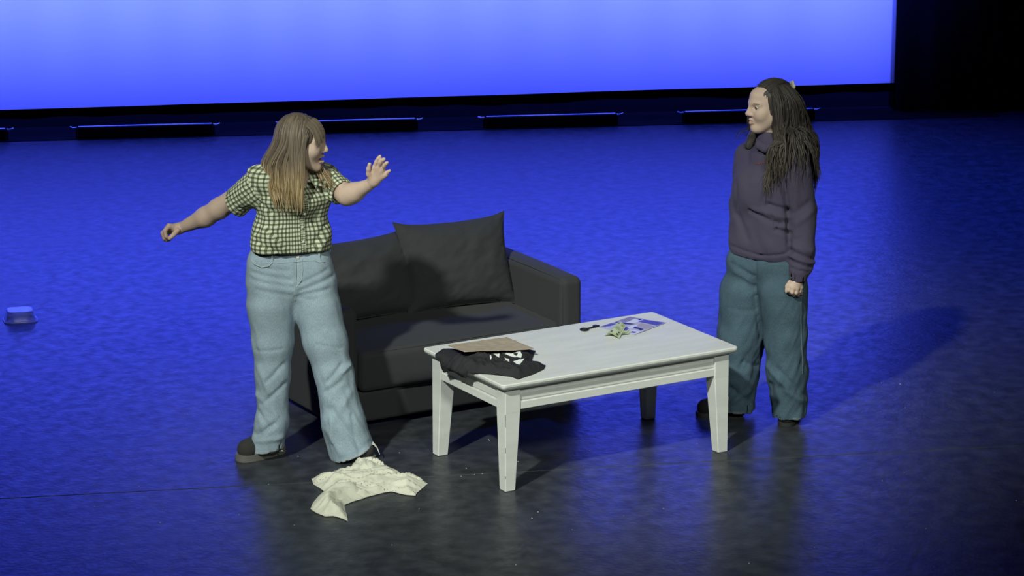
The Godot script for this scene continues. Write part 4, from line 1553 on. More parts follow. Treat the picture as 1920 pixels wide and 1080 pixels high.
	for ln in [["pocket_hem", [Vector3(-1.1173, 0.8936, 0.1000), Vector3(-1.0970, 0.8794, 0.1000), Vector3(-1.0697, 0.8700, 0.1000), Vector3(-1.0399, 0.8747, 0.1000), Vector3(-1.0236, 0.8912, 0.1000)], 0.0035], ["pocket_hem", [Vector3(-0.8454, 0.8912, 0.1000), Vector3(-0.8273, 0.8818, 0.1000), Vector3(-0.8056, 0.8791, 0.0800), Vector3(-0.7883, 0.8859, 0.0600)], 0.0032],
			["fly_seam", [Vector3(-0.8979, 0.8959, 0.1000), Vector3(-0.8963, 0.8512, 0.1000), Vector3(-0.9016, 0.8110, 0.1000), Vector3(-0.9227, 0.7803, 0.1000)], 0.0022], ["fly_seam", [Vector3(-0.9230, 0.8959, 0.1000), Vector3(-0.9240, 0.8394, 0.1000), Vector3(-0.9275, 0.7685, 0.1000), Vector3(-0.9306, 0.7164, 0.1000)], 0.0018],
			["waistband_seam", [Vector3(-1.1104, 0.8912, 0.1000), Vector3(-1.0511, 0.8889, 0.1000), Vector3(-0.9826, 0.8865, 0.1000), Vector3(-0.9140, 0.8889, 0.1000), Vector3(-0.8454, 0.8912, 0.1000), Vector3(-0.7917, 0.8909, 0.0800)], 0.0016]]:
		var path := PackedVector3Array()
		var rad := PackedFloat32Array()
		for q in ln[1]:
			path.push_back(skin_of(j, q, ahead, 0.0005) - org)
			rad.push_back(ln[2])
		obj(ln[0], tube(path, rad, 6), denim_flat(), jeans)
	for q in [Vector3(-1.0256, 0.9054, 0.1000), Vector3(-0.8269, 0.9077, 0.1000)]:
		var c := skin_of(j, q, ahead, 0.002) - org
		obj("belt_loop", rbox(Vector3(0.010, 0.030, 0.006), 0.0022, 1).turned(Basis(), c), denim_flat(), jeans)
	var bt := skin_of(j, Vector3(-0.9160, 0.9054, 0.1000), ahead, 0.0) - org
	obj("button", tube(PackedVector3Array([bt, bt + Vector3(0, 0, 0.004)]), PackedFloat32Array([0.008, 0.007]), 10), thread, jeans)
	for pr in [[Vector3(-0.6053, 0.0761, 0.1000), Vector3(-0.5744, 0.0297, 0.1300)], [Vector3(-0.6095, 0.0720, 0.1100), Vector3(-0.5930, 0.0605, 0.1200)], [Vector3(-1.0054, 0.0414, 0.0900), Vector3(-0.9951, 0.0591, 0.1000)], [Vector3(-1.0118, 0.0348, 0.1000), Vector3(-0.9941, 0.0411, 0.1200)]]:
		obj("frayed_thread", tube(PackedVector3Array([pr[0] - org, (pr[0] + pr[1]) * 0.5 - org + Vector3(0.004, 0.002, 0), pr[1] - org]), PackedFloat32Array([0.003, 0.0028, 0.0015]), 5), thread, jeans)

	# shirt
	var s := Blob.new()
	s.cone(Vector3(-1.0445, 1.2527, 0.0950), Vector3(-0.8055, 1.2340, -0.0100), 0.058, 0.056, 0.04)
	s.cone(Vector3(-1.0227, 1.1573, 0.0750), Vector3(-0.8603, 1.1435, 0.0150), 0.084, 0.084, 0.05)
	s.ell(Vector3(-0.8965, 1.1386, 0.0950), Vector3(0.085, 0.055, 0.055), Basis(Vector3.UP, 0.5), 0.04)
	s.cone(Vector3(-1.0232, 1.0320, 0.0700), Vector3(-0.8711, 1.0201, 0.0200), 0.084, 0.084, 0.05)
	s.cone(Vector3(-1.0334, 0.9557, 0.0750), Vector3(-0.8654, 0.9469, 0.0200), 0.090, 0.091, 0.04)
	s.cone(Vector3(-1.0602, 1.2422, 0.1000), Vector3(-1.1157, 1.1893, 0.0720), 0.060, 0.062, 0.03)
	s.cone(Vector3(-1.1061, 1.2017, 0.0750), Vector3(-1.2039, 1.1071, 0.0200), 0.062, 0.066, 0.02)
	s.cone(Vector3(-0.7967, 1.2259, -0.0150), Vector3(-0.7107, 1.1702, 0.0700), 0.057, 0.058, 0.03)
	s.ball(Vector3(-1.1093, 1.2840, 0.1000), 0.016, 0.02)
	s.ball(Vector3(-1.0864, 1.2933, 0.1000), 0.016, 0.02)
	s.cut_below(Vector3(-0.9463, 0.9268, 0.1200), Vector3(0.02, 1, 0), 0.4)
	var ax_r := (sh_r - el_r).normalized()
	var ax_l := (sh_l - el_l).normalized()
	var hem_r: Vector3 = Vector3(-1.1868, 1.1254, 0.0280)
	var hem_l: Vector3 = Vector3(-0.7225, 1.1796, 0.0600)
	s.cut_below(hem_r, ax_r, 0.12)
	s.cut_below(hem_l, ax_l, 0.085)
	s.cut_cone(hem_r - ax_r * 0.02, hem_r + ax_r * 0.05, 0.059, 0.054, 0.003)
	s.cut_cone(hem_l - ax_l * 0.02, hem_l + ax_l * 0.05, 0.050, 0.046, 0.003)
	var sg := s.mesh(0.0075)
	var sf := [[Vector3(-1.0674, 1.1443, 0.1500), Vector3(-1.0189, 1.1141, 0.1700), 0.012, -0.010], [Vector3(-1.0732, 1.1560, 0.1300), Vector3(-1.0833, 1.0323, 0.1200), 0.014, -0.010], [Vector3(-1.0435, 1.0535, 0.1600), Vector3(-0.9431, 0.9531, 0.1600), 0.010, -0.008], [Vector3(-1.0553, 1.0302, 0.1600), Vector3(-0.9773, 0.9484, 0.1600), 0.012, 0.007], [Vector3(-1.0925, 0.9879, 0.1300), Vector3(-1.0009, 0.9412, 0.1500), 0.010, -0.007], [Vector3(-0.7975, 1.0392, 0.1000), Vector3(-0.8547, 0.9503, 0.1200), 0.010, -0.008], [Vector3(-0.7810, 0.9992, 0.0800), Vector3(-0.8212, 0.9408, 0.1100), 0.010, 0.007],
		[Vector3(-0.9738, 1.1025, 0.1700), Vector3(-0.8843, 1.0768, 0.1600), 0.012, -0.005], [Vector3(-0.9836, 1.1513, 0.1800), Vector3(-0.9276, 1.1165, 0.1800), 0.010, 0.004], [Vector3(-1.0855, 1.2604, 0.1500), Vector3(-1.1322, 1.1631, 0.1000), 0.010, -0.005], [Vector3(-1.1078, 1.2719, 0.1500), Vector3(-1.1637, 1.1794, 0.1000), 0.010, 0.005], [Vector3(-1.0581, 1.2719, 0.1500), Vector3(-1.0690, 1.1792, 0.1500), 0.008, -0.006], [Vector3(-0.8191, 1.1211, 0.1000), Vector3(-0.8644, 1.0557, 0.1200), 0.012, -0.005]]
	push(sg, func(p: Vector3, n: Vector3) -> float: return folds_at(p, n, sf) + 0.005 * noise_b.get_noise_3d(p.x * 9.0 + p.y * 4.0, p.y * 8.0, p.z * 9.0))
	var tc: Vector3 = Vector3(-0.9440, 1.0848, 0.0450)
	var fw := Vector3(0.45, 0, 0.893)
	var rt := Vector3(0.893, 0, -0.45)
	var chart := func(p: Vector3, mid: Vector3) -> Vector2:
		var sr: float = (mid - sh_r).dot(-ax_r)
		var sl: float = (mid - sh_l).dot(-ax_l)
		if sr > 0.022 and mid.x < sh_r.x + 0.03 and seg_dist(mid, sh_r, el_r) < 0.085:
			var q := p - sh_r
			var e1 := ax_r.cross(Vector3.BACK).normalized()
			var e2 := ax_r.cross(e1)
			return Vector2(atan2(q.dot(e1), q.dot(-e2)) * 0.064, q.dot(ax_r)) / 0.0185
		if sl > 0.03 and mid.x > sh_l.x and seg_dist(mid, sh_l, el_l) < 0.085:
			var q2 := p - sh_l
			var e3 := ax_l.cross(Vector3.UP).normalized()
			var e4 := ax_l.cross(e3)
			return Vector2(atan2(q2.dot(e3), q2.dot(-e4)) * 0.062, q2.dot(ax_l)) / 0.0185
		var q3 := p - tc
		return Vector2(atan2(q3.dot(rt), q3.dot(fw)) * 0.135, p.y) / 0.0185
	sg = unweld(sg, chart)
	sg.move(-org)
	var gm := mat(Color.WHITE, 0.9, 0.25)
	gm.albedo_texture = gingham()
	var shirt := obj("shirt", sg, gm, who)
	# button band down the front, small checks, with buttons
	var band := Geo.new()
	var rows := 26
	for k in rows + 1:
		var y := lerpf((Vector3(-0.8771, 0.9363, 0.1300)).y, (Vector3(-0.8359, 1.2097, 0.1000)).y, float(k) / rows)
		for e in 2:
			var th := 0.10 + (e - 0.5) * 0.20
			var d := (fw * cos(th) + rt * sin(th))
			var lo := 0.05
			var hi := 0.24
			var c := Vector3(tc.x, y, tc.z)
			for it in 18:
				var m := (lo + hi) * 0.5
				if s.dist(c + d * m) < 0.0: lo = m
				else: hi = m
			var pos := c + d * (lo + 0.0065)
			pos += d * folds_at(pos, d, sf) + d * 0.005 * noise_b.get_noise_3d(pos.x * 9.0 + pos.y * 4.0, pos.y * 8.0, pos.z * 9.0)
			band.v.push_back(pos - org)
			band.uv.push_back(Vector2(e * 0.030, y) / 0.0098)
	for k in rows:
		band.quad(k * 2, k * 2 + 2, k * 2 + 3, k * 2 + 1)
	var bandn := obj("button_band", band, gm, shirt)
	var pearl := mat(lin(0.72, 0.72, 0.62), 0.35)
	for k in [4, 10, 16, 22]:
		var c := (band.v[k * 2] + band.v[k * 2 + 1]) * 0.5
		var d := (fw * cos(0.1) + rt * sin(0.1))
		obj("button", tube(PackedVector3Array([c, c + d * 0.004]), PackedFloat32Array([0.0062, 0.0052]), 10), pearl, bandn)
	# collar flaps by the neck
	for pr in [[Vector3(-0.8606, 1.2582, 0.1300), Vector3(-0.8166, 1.2491, 0.1100), Vector3(-0.8344, 1.2153, 0.1250)], [Vector3(-0.8080, 1.2515, 0.1000), Vector3(-0.7827, 1.2355, 0.0700), Vector3(-0.8039, 1.2061, 0.1050)]]:
		var col := Geo.new()
		var a: Vector3 = pr[0] - org
		var b: Vector3 = pr[1] - org
		var c: Vector3 = pr[2] - org
		var th := Vector3(0.1, 0.05, 0.9).normalized() * 0.006
		col.flat(PackedVector3Array([a + th, b + th, c + th]))
		col.flat(PackedVector3Array([c, b, a]))
		for e in [[a, b], [b, c], [c, a]]:
			col.flat(PackedVector3Array([e[0], e[1], e[1] + th, e[0] + th]))
		for k in col.v.size():
			col.uv[k] = Vector2(col.v[k].x, col.v[k].y) / 0.0185
		obj("collar", col, gm, shirt)

	# hair: cap, curtains, then locks
	var hr_m := hair_material()
	var solid := Blob.new()
	solid.ell(ho + hw * Vector3(0, 0.030, -0.018), Vector3(0.078, 0.088, 0.096), hw, 0.02)
	solid.ell(ho + hw * Vector3(0, -0.03, 0.02), Vector3(0.062, 0.085, 0.065), hw, 0.02)
	for k in s.kind.size():
		if s.kind[k] < 2:
			solid.put(s.kind[k], s.a[k], s.b[k], s.ra[k], s.rb[k], s.kk[k], s.turn[k].inverse())
	solid.cone(Vector3(-0.9346, 1.2147, 0.0500), ho, 0.055, 0.05, 0.03)
	var ids := solid.all_ids()
	var cap := Blob.new()
	cap.ell(ho + hw * Vector3(0, 0.028, -0.020), Vector3(0.085, 0.096, 0.100), hw, 0.02)
	cap.cone(ho + hw * Vector3(-0.045, 0.0, -0.015), Vector3(-0.9428, 1.3114, 0.1400), 0.044, 0.032, 0.03)
	cap.cone(Vector3(-0.9428, 1.3114, 0.1400), Vector3(-0.9432, 1.2314, 0.1550), 0.030, 0.018, 0.03)
	cap.cone(ho + hw * Vector3(0.01, -0.02, -0.055), Vector3(-0.9975, 1.3165, 0.1000), 0.048, 0.028, 0.03)
	cap.cone(Vector3(-0.9975, 1.3165, 0.1000), Vector3(-0.9910, 1.2523, 0.1450), 0.026, 0.014, 0.03)
	cap.cone(Vector3(-0.9095, 1.3092, 0.1300), Vector3(-0.9002, 1.2488, 0.1500), 0.026, 0.016, 0.03)
	cap.cone(ho + hw * Vector3(0.055, -0.01, 0.0), Vector3(-0.8018, 1.2497, 0.0500), 0.032, 0.024, 0.03)
	cap.cone(Vector3(-0.8018, 1.2497, 0.0500), Vector3(-0.7784, 1.2192, 0.0700), 0.022, 0.014, 0.03)
	cap.cut_ell(ho + hw * Vector3(0, -0.035, 0.110), Vector3(0.105, 0.085, 0.062), hw, 0.012)
	var cg := cap.mesh(0.006)
	var hinv := hw.inverse()
	push(cg, func(p: Vector3, _n: Vector3) -> float: return 0.004 * noise_b.get_noise_3d(p.x * 60.0, p.y * 3.0, p.z * 60.0))
	var brown := Color(0.135, 0.104, 0.078)
	var blond := Color(0.370, 0.265, 0.145)
	var y_top := ho.y + 0.12
	var y_low: float = (Vector3(-0.9508, 1.1629, 0.1600)).y
	paint(cg, func(p: Vector3, _n: Vector3) -> Color:
		var t := clampf((y_top - p.y) / (y_top - y_low), 0, 1)
		var st := 1.0 + 0.35 * noise_b.get_noise_3d(p.x * 90.0, p.y * 3.0, p.z * 90.0)
		var c := brown.lerp(blond, smoothstep(0.45, 0.9, t + 0.1 * noise_a.get_noise_3dv(p * 30.0))) * st
		c.a = 1.0
		return c)
	cg.uv.resize(cg.v.size())
	var r := RandomNumberGenerator.new()
	r.seed = 17
	for k in 820:
		var far_side := k % 5 == 0
		var az := r.randf_range(-0.95, PI * 0.98)          # from the temple round to the back of the head
		var ele := r.randf_range(0.25, 1.45)
		var sx := 1.0 if far_side else -1.0
		var dl := Vector3(sx * cos(az * 0.5 + 0.0) * cos(ele), sin(ele), -sin(az - 0.5) * cos(ele))
		if far_side:
			dl = Vector3(absf(dl.x) + 0.2, dl.y, r.randf_range(-0.5, 0.45) * cos(ele))
		var root := ho + hw * (Vector3(0, 0.028, -0.020) + dl.normalized() * Vector3(0.080, 0.091, 0.095))
		var nn := dl.normalized()
		var go := Vector3(sx * 0.8, -0.35, r.randf_range(-0.35, 0.0))
		go = hw * (go - nn * go.dot(nn))
		var len := r.randf_range(0.29, 0.395) - 0.02 * cos(ele)
		var sh := r.randf_range(0.7, 1.45)
		var pts := strand(root, go, len, 0.016, 0.30, solid, ids, r.randf_range(0.008, 0.022), Vector3(r.randf_range(0.001, 0.005), r.randf_range(12, 22), r.randf_range(0, 6.28)))
		var keep := PackedVector3Array()
		for q in pts:
			var ql: Vector3 = hinv * (q - ho)
			if ql.z > 0.050 and ql.y < 0.03 and ql.y > -0.12 and not far_side:
				q -= hw * Vector3(0, 0, ql.z - 0.050)
			if not far_side:
				q += hw * Vector3(0, 0, -0.048) * clampf((az - 0.2) / 1.6, 0.0, 1.0) * smoothstep(-0.03, 0.10, ho.y - q.y) * (1.0 - 0.5 * smoothstep(0.16, 0.28, ho.y - q.y))
			keep.push_back(q)
		lock_into(cg, keep, r.randf_range(0.0030, 0.0068), brown * sh, blond * sh * r.randf_range(0.8, 1.15), 0.40 + r.randf_range(-0.08, 0.12), 0.88, y_top, y_low)
	# the far side's hair, coming forward under the chin
	for k in 70:
		var j1 := Vector3(r.randf_range(-0.022, 0.022), r.randf_range(-0.01, 0.01), r.randf_range(-0.022, 0.028))
		var pts := PackedVector3Array()
		var top := ho + hw * Vector3(0.055, -0.03, 0.01)
		var half_way: Vector3 = Vector3(-0.8085, 1.2590, 0.0500)
		var low: Vector3 = Vector3(-0.7777, 1.2063, 0.0850)
		for e in 9:
			var t := e / 8.0
			pts.push_back(top.lerp(half_way, t).lerp(half_way.lerp(low, t), t) + j1 * (0.6 + 0.8 * t) + Vector3(0.003 * sin(e * 0.9 + k), 0, 0))
		var sh := r.randf_range(0.7, 1.3)
		lock_into(cg, pts, r.randf_range(0.0025, 0.0050), brown * sh, blond * sh, 0.4, 0.9, y_top, y_low)
	# fringe
	for k in 230:
		var fx := r.randf_range(-0.072, 0.066)
		var root := ho + hw * Vector3(fx * 0.75, 0.108 - absf(fx) * 0.25 + r.randf_range(-0.008, 0.004), 0.045 - absf(fx) * 0.35)
		var side_len := 0.085 + absf(fx) * 0.55
		var pts := strand(root, hw * Vector3(fx * 3.0, 0.0, 1.0), side_len + r.randf_range(-0.012, 0.016), 0.011, 0.26, solid, ids, r.randf_range(0.006, 0.014), Vector3(0.001, 15, k))
		var sh := r.randf_range(0.8, 1.5)
		lock_into(cg, pts, r.randf_range(0.0022, 0.0045), brown * sh, brown * sh * 1.5, 0.0, 0.6, y_top, y_low)
	for k in cg.c.size():
		cg.c[k].a = 1.0
	cg.move(-org)
	obj("hair", cg, hr_m, who)

	# slippers
	var up_m := fabric(lin(0.045, 0.043, 0.042), 0.95, 200.0, 0.06)
	var so_m := mat(lin(0.16, 0.155, 0.145), 0.8)
	shoe(who, org, Vector3(-1.0021, 0.0000, -0.0186), Vector3(-1.1900, 0.0000, 0.1433), 0.105, 0.075, up_m, so_m, 0.030)
	shoe(who, org, Vector3(-0.7464, 0.0000, 0.0358), Vector3(-0.6019, 0.0000, 0.1433), 0.095, 0.060, up_m, so_m, 0.022)

func denim_flat() -> StandardMaterial3D:
	return mat(lin(0.36, 0.43, 0.46), 0.9, 0.25)

func gingham() -> ImageTexture:
	var im := Image.create(64, 64, false, Image.FORMAT_RGB8)
	var cream := lin(0.66, 0.68, 0.52)
	var mid := lin(0.185, 0.205, 0.135)
	var dark := lin(0.055, 0.065, 0.042)
	for y in 64:
		for x in 64:
			var a := x < 27
			var b := y < 27
			var c := dark if a and b else (mid if a or b else cream)
			im.set_pixel(x, y, c.lerp(cream, 0.05 * ((x + y) % 3)))
	return ImageTexture.create_from_image(im)

# ------------------------------------------------------------------ woman in the hoodie
func build_woman_in_hoodie() -> void:
	var org: Vector3 = Vector3(1.1613, 0.0000, -0.5020)
	var who := thing("person", "dark haired woman in plum hoodie and wide blue jeans, standing right of the table", "person", org)
	var hw := Basis(Vector3.UP, deg_to_rad(-68.0)) * Basis(Vector3.RIGHT, deg_to_rad(1.0))
	var ho: Vector3 = Vector3(1.1416, 1.4378, -0.5300)
	var sh_l: Vector3 = Vector3(1.2415, 1.2315, -0.4000)
	var el_l: Vector3 = Vector3(1.2913, 0.9806, -0.4200)
	var wr_l: Vector3 = Vector3(1.2640, 0.7005, -0.3600)
	var sh_r: Vector3 = Vector3(1.0587, 1.1850, -0.6600)
	var el_r: Vector3 = Vector3(1.0418, 0.9472, -0.7000)
	var wr_r: Vector3 = Vector3(1.0295, 0.8248, -0.5600)
	var body := Blob.new()
	body.cone(Vector3(1.1553, 1.2300, -0.5300), ho + hw * Vector3(0, -0.06, -0.02), 0.056, 0.048, 0.03)
	body.cone(sh_r, sh_l, 0.05, 0.05, 0.03)
	body.cone(Vector3(1.1549, 1.1329, -0.5300), Vector3(1.1455, 0.8542, -0.5200), 0.08, 0.08, 0.04)
	body.cone(Vector3(1.1455, 0.8542, -0.5200), Vector3(1.1447, 0.6917, -0.5300), 0.08, 0.075, 0.04)
	body.cone(sh_l, el_l, 0.045, 0.037, 0.02)
	body.cone(el_l, wr_l, 0.037, 0.025, 0.02)
	body.cone(sh_r, el_r, 0.045, 0.037, 0.02)
	body.cone(el_r, wr_r, 0.037, 0.025, 0.02)
	body.cone(Vector3(1.0473, 0.5797, -0.5800), Vector3(1.0448, 0.3173, -0.5800), 0.062, 0.045, 0.02)
	body.cone(Vector3(1.0448, 0.3173, -0.5800), Vector3(1.0387, 0.0407, -0.5600), 0.052, 0.038, 0.03)
	body.cone(Vector3(1.2182, 0.6083, -0.4700), Vector3(1.2340, 0.3535, -0.4500), 0.062, 0.045, 0.02)
	body.cone(Vector3(1.2340, 0.3535, -0.4500), Vector3(1.2541, 0.0515, -0.4400), 0.052, 0.038, 0.03)
	var bg := body.mesh(0.012)
	bg.smooth()
	paint(bg, func(_p: Vector3, _n: Vector3) -> Color: return SKIN)
	bg.uv.resize(bg.v.size())
	var hb := Blob.new()
	head_shapes(hb, hw, ho, 0.0)
	hb.cone(ho + hw * Vector3(0, -0.055, -0.015), Vector3(1.1526, 1.2470, -0.5300), 0.046, 0.052, 0.02)
	var hg := hb.mesh(0.0036)
	hg.smooth()
	skin_paint(hg, hw, ho, Color(0.09, 0.06, 0.05))
	hg.uv.resize(hg.v.size())
	bg.add(hg)
	eyes(bg, hw, ho, (hw * Vector3(0.1, -0.08, 1)).normalized())
	# hand hanging, loosely closed
	var hd := Blob.new()
	hd.cone(wr_l, Vector3(1.2612, 0.6811, -0.3500), 0.0255, 0.024, 0.012)
	for q in [Vector3(1.2315, 0.6667, -0.3300), Vector3(1.2454, 0.6582, -0.3250), Vector3(1.2625, 0.6545, -0.3300), Vector3(1.2803, 0.6555, -0.3450)]:
		hd.cone(Vector3(1.2611, 0.6884, -0.3500), q, 0.0180, 0.0120, 0.012)
	finger(hd, [Vector3(1.2315, 0.6667, -0.3300), Vector3(1.2267, 0.6485, -0.3250), Vector3(1.2359, 0.6310, -0.3450), Vector3(1.2466, 0.6320, -0.3600)], 0.0098, 0.0078)
	finger(hd, [Vector3(1.2454, 0.6582, -0.3250), Vector3(1.2418, 0.6400, -0.3200), Vector3(1.2527, 0.6213, -0.3450), Vector3(1.2609, 0.6271, -0.3600)], 0.0100, 0.0078)
	finger(hd, [Vector3(1.2625, 0.6545, -0.3300), Vector3(1.2601, 0.6363, -0.3250), Vector3(1.2697, 0.6200, -0.3500), Vector3(1.2753, 0.6266, -0.3620)], 0.0095, 0.0074)
	finger(hd, [Vector3(1.2803, 0.6555, -0.3450), Vector3(1.2780, 0.6392, -0.3420), Vector3(1.2847, 0.6247, -0.3600), Vector3(1.2878, 0.6319, -0.3700)], 0.0086, 0.0068)
	finger(hd, [Vector3(1.2348, 0.6799, -0.3450), Vector3(1.2201, 0.6630, -0.3350), Vector3(1.2178, 0.6423, -0.3300)], 0.0115, 0.0082)
	var dg := hd.mesh(0.003)
	dg.smooth()
	paint(dg, func(_p: Vector3, _n: Vector3) -> Color: return SKIN)
	dg.uv.resize(dg.v.size())
	bg.add(dg)
	bg.move(-org)
	obj("body", bg, skin_material(), who)

	# wide jeans
	var j := Blob.new()
	j.cone(Vector3(1.0754, 0.7137, -0.5700), Vector3(1.2156, 0.7314, -0.4700), 0.112, 0.112, 0.04)
	j.cone(Vector3(1.0521, 0.5797, -0.5800), Vector3(1.0415, 0.3674, -0.5800), 0.116, 0.106, 0.03)
	j.cone(Vector3(1.0415, 0.3674, -0.5800), Vector3(1.0318, 0.1943, -0.5700), 0.106, 0.085, 0.03)
	j.cone(Vector3(1.0318, 0.1943, -0.5700), Vector3(1.0320, 0.0078, -0.5600), 0.084, 0.072, 0.03)
	j.cone(Vector3(1.2126, 0.6109, -0.4600), Vector3(1.2281, 0.4032, -0.4500), 0.114, 0.094, 0.03)
	j.cone(Vector3(1.2281, 0.4032, -0.4500), Vector3(1.2382, 0.2318, -0.4400), 0.094, 0.088, 0.03)
	j.cone(Vector3(1.2382, 0.2318, -0.4400), Vector3(1.2548, 0.0188, -0.4400), 0.088, 0.078, 0.03)
	j.cut_below(Vector3(1.0342, 0.0230, -0.5600), Vector3(0.02, 1, 0.0), 0.2)
	j.cut_below(Vector3(1.2521, 0.0314, -0.4400), Vector3(-0.05, 1, 0.0), 0.2)
	j.cut_cone(Vector3(1.0329, 0.0963, -0.5600), Vector3(1.0327, -0.0303, -0.5600), 0.062, 0.062, 0.004)
	j.cut_cone(Vector3(1.2478, 0.1192, -0.4400), Vector3(1.2556, -0.0189, -0.4400), 0.068, 0.068, 0.004)
	var jg := j.mesh(0.008)
	var jf := [[Vector3(1.0812, 0.7613, -0.4000), Vector3(1.0908, 0.5844, -0.4200), 0.007, -0.006], [Vector3(1.0908, 0.5844, -0.4200), Vector3(1.1193, 0.3839, -0.4300), 0.010, -0.008], [Vector3(0.9879, 0.7242, -0.4500), Vector3(1.0746, 0.6827, -0.4200), 0.010, -0.007], [Vector3(0.9998, 0.6899, -0.4400), Vector3(1.0825, 0.6459, -0.4200), 0.010, 0.005],
		[Vector3(1.2313, 0.6054, -0.3400), Vector3(1.2940, 0.5265, -0.3600), 0.016, -0.006], [Vector3(0.9808, 0.5218, -0.4700), Vector3(1.0872, 0.5148, -0.4500), 0.008, -0.003], [Vector3(1.1446, 0.2796, -0.3600), Vector3(1.2291, 0.1956, -0.3500), 0.014, 0.010], [Vector3(1.1917, 0.2701, -0.3500), Vector3(1.3044, 0.1495, -0.3800), 0.014, -0.010], [Vector3(1.1592, 0.1898, -0.3700), Vector3(1.1840, 0.1055, -0.3600), 0.014, -0.008],
		[Vector3(1.2287, 0.1737, -0.3400), Vector3(1.3172, 0.1120, -0.3800), 0.012, 0.008], [Vector3(1.0452, 0.2731, -0.4700), Vector3(1.1065, 0.2453, -0.4800), 0.010, -0.007], [Vector3(0.9880, 0.1451, -0.4800), Vector3(1.0858, 0.0697, -0.4800), 0.014, -0.008], [Vector3(1.0011, 0.0822, -0.4800), Vector3(1.0725, 0.1325, -0.4800), 0.012, 0.008], [Vector3(0.9408, 0.2338, -0.5200), Vector3(1.0589, 0.2203, -0.4800), 0.016, 0.006]]
	push(jg, func(p: Vector3, n: Vector3) -> float:
		var low := smoothstep(0.65, 0.2, p.y)
		return folds_at(p, n, jf) + (0.002 + 0.0045 * low) * noise_b.get_noise_3d(p.x * 15.0 - p.y * 6.0, p.y * 5.0, p.z * 15.0 + 3.0))
	paint(jg, func(p: Vector3, _n: Vector3) -> Color:
		var c := Color(0.085, 0.135, 0.180) * (1.0 + 0.25 * noise_a.get_noise_3dv(p * 8.0))
		var hem: float = minf(absf((p - Vector3(1.0342, 0.0230, -0.5600)).dot(Vector3(0.02, 1, 0).normalized())) + (1.0 if p.x > 1.12 else 0.0), absf((p - Vector3(1.2521, 0.0314, -0.4400)).dot(Vector3(-0.05, 1, 0).normalized())) + (0.0 if p.x > 1.12 else 1.0))
		if hem < 0.008:
			c = c.lerp(Color(0.40, 0.45, 0.47), 0.45 + 0.4 * noise_b.get_noise_3dv(p * 90.0))
		c.a = 1.0
		return c)
	jg.move(-org)
	var jeans := obj("jeans", jg, denim_material(72), who)
	# outer seam of the near leg
	var line := PackedVector3Array()
	var rr := PackedFloat32Array()
	for q in [[1508, 545], [1503, 590], [1499, 640], [1503, 690], [1508, 740], [1509, 775]]:
		var d := Vector3(0.62, 0, 0.78)
		var ax := lerpf(0.0, 1.0, (q[1] - 545.0) / 230.0)
		var c := SEAM_TOP.lerp(SEAM_LOW, ax)
		var lo := 0.0
		var hi := 0.2
		for it in 16:
			var m := (lo + hi) * 0.5
			if j.dist(c + d * m) < 0.0: lo = m
			else: hi = m
		line.push_back(c + d * (lo + 0.001) - org)
		rr.push_back(0.0022)
	obj("side_seam", tube(line, rr, 5), mat(lin(0.13, 0.18, 0.215), 0.9), jeans)

	# hoodie
	var s := Blob.new()
	s.cone(Vector3(1.0975, 1.1785, -0.6000), Vector3(1.2224, 1.2207, -0.4500), 0.072, 0.074, 0.05)
	s.cone(Vector3(1.1070, 1.0630, -0.5700), Vector3(1.1898, 1.0882, -0.4800), 0.122, 0.120, 0.06)
	s.cone(Vector3(1.1048, 0.9282, -0.5700), Vector3(1.1928, 0.9494, -0.4800), 0.124, 0.122, 0.06)
	s.cone(Vector3(1.0991, 0.8150, -0.5600), Vector3(1.1992, 0.8296, -0.4700), 0.126, 0.124, 0.05)
	s.ell(Vector3(1.0623, 1.0639, -0.4800), Vector3(0.075, 0.09, 0.06), Basis(Vector3.UP, -0.7), 0.06)
	s.cone(Vector3(1.1422, 1.2174, -0.5100), Vector3(1.1461, 1.2744, -0.5150), 0.078, 0.062, 0.03)
	s.cone(sh_l, Vector3(1.2902, 0.9902, -0.4100), 0.070, 0.060, 0.035)
	s.cone(Vector3(1.2902, 0.9902, -0.4100), Vector3(1.2840, 0.8163, -0.3750), 0.060, 0.057, 0.02)
	s.cone(Vector3(1.2840, 0.8163, -0.3750), Vector3(1.2823, 0.7505, -0.3650), 0.060, 0.056, 0.02)
	s.cone(Vector3(1.2753, 0.7342, -0.3620), Vector3(1.2686, 0.6896, -0.3550), 0.047, 0.042, 0.012)
	s.cone(sh_r, el_r, 0.062, 0.056, 0.04)
	s.cone(el_r, wr_r, 0.054, 0.048, 0.03)
	s.cut_below(Vector3(1.0813, 0.7633, -0.5000), Vector3(-0.02, 1, 0.06), 0.172)
	s.cut_below(Vector3(1.2663, 0.6847, -0.3550), Vector3(0.06, 1, 0.0), 0.08)
	s.cut_cone(Vector3(1.2683, 0.7086, -0.3570), Vector3(1.2644, 0.6512, -0.3520), 0.034, 0.036, 0.004)
	var sg := s.mesh(0.008)
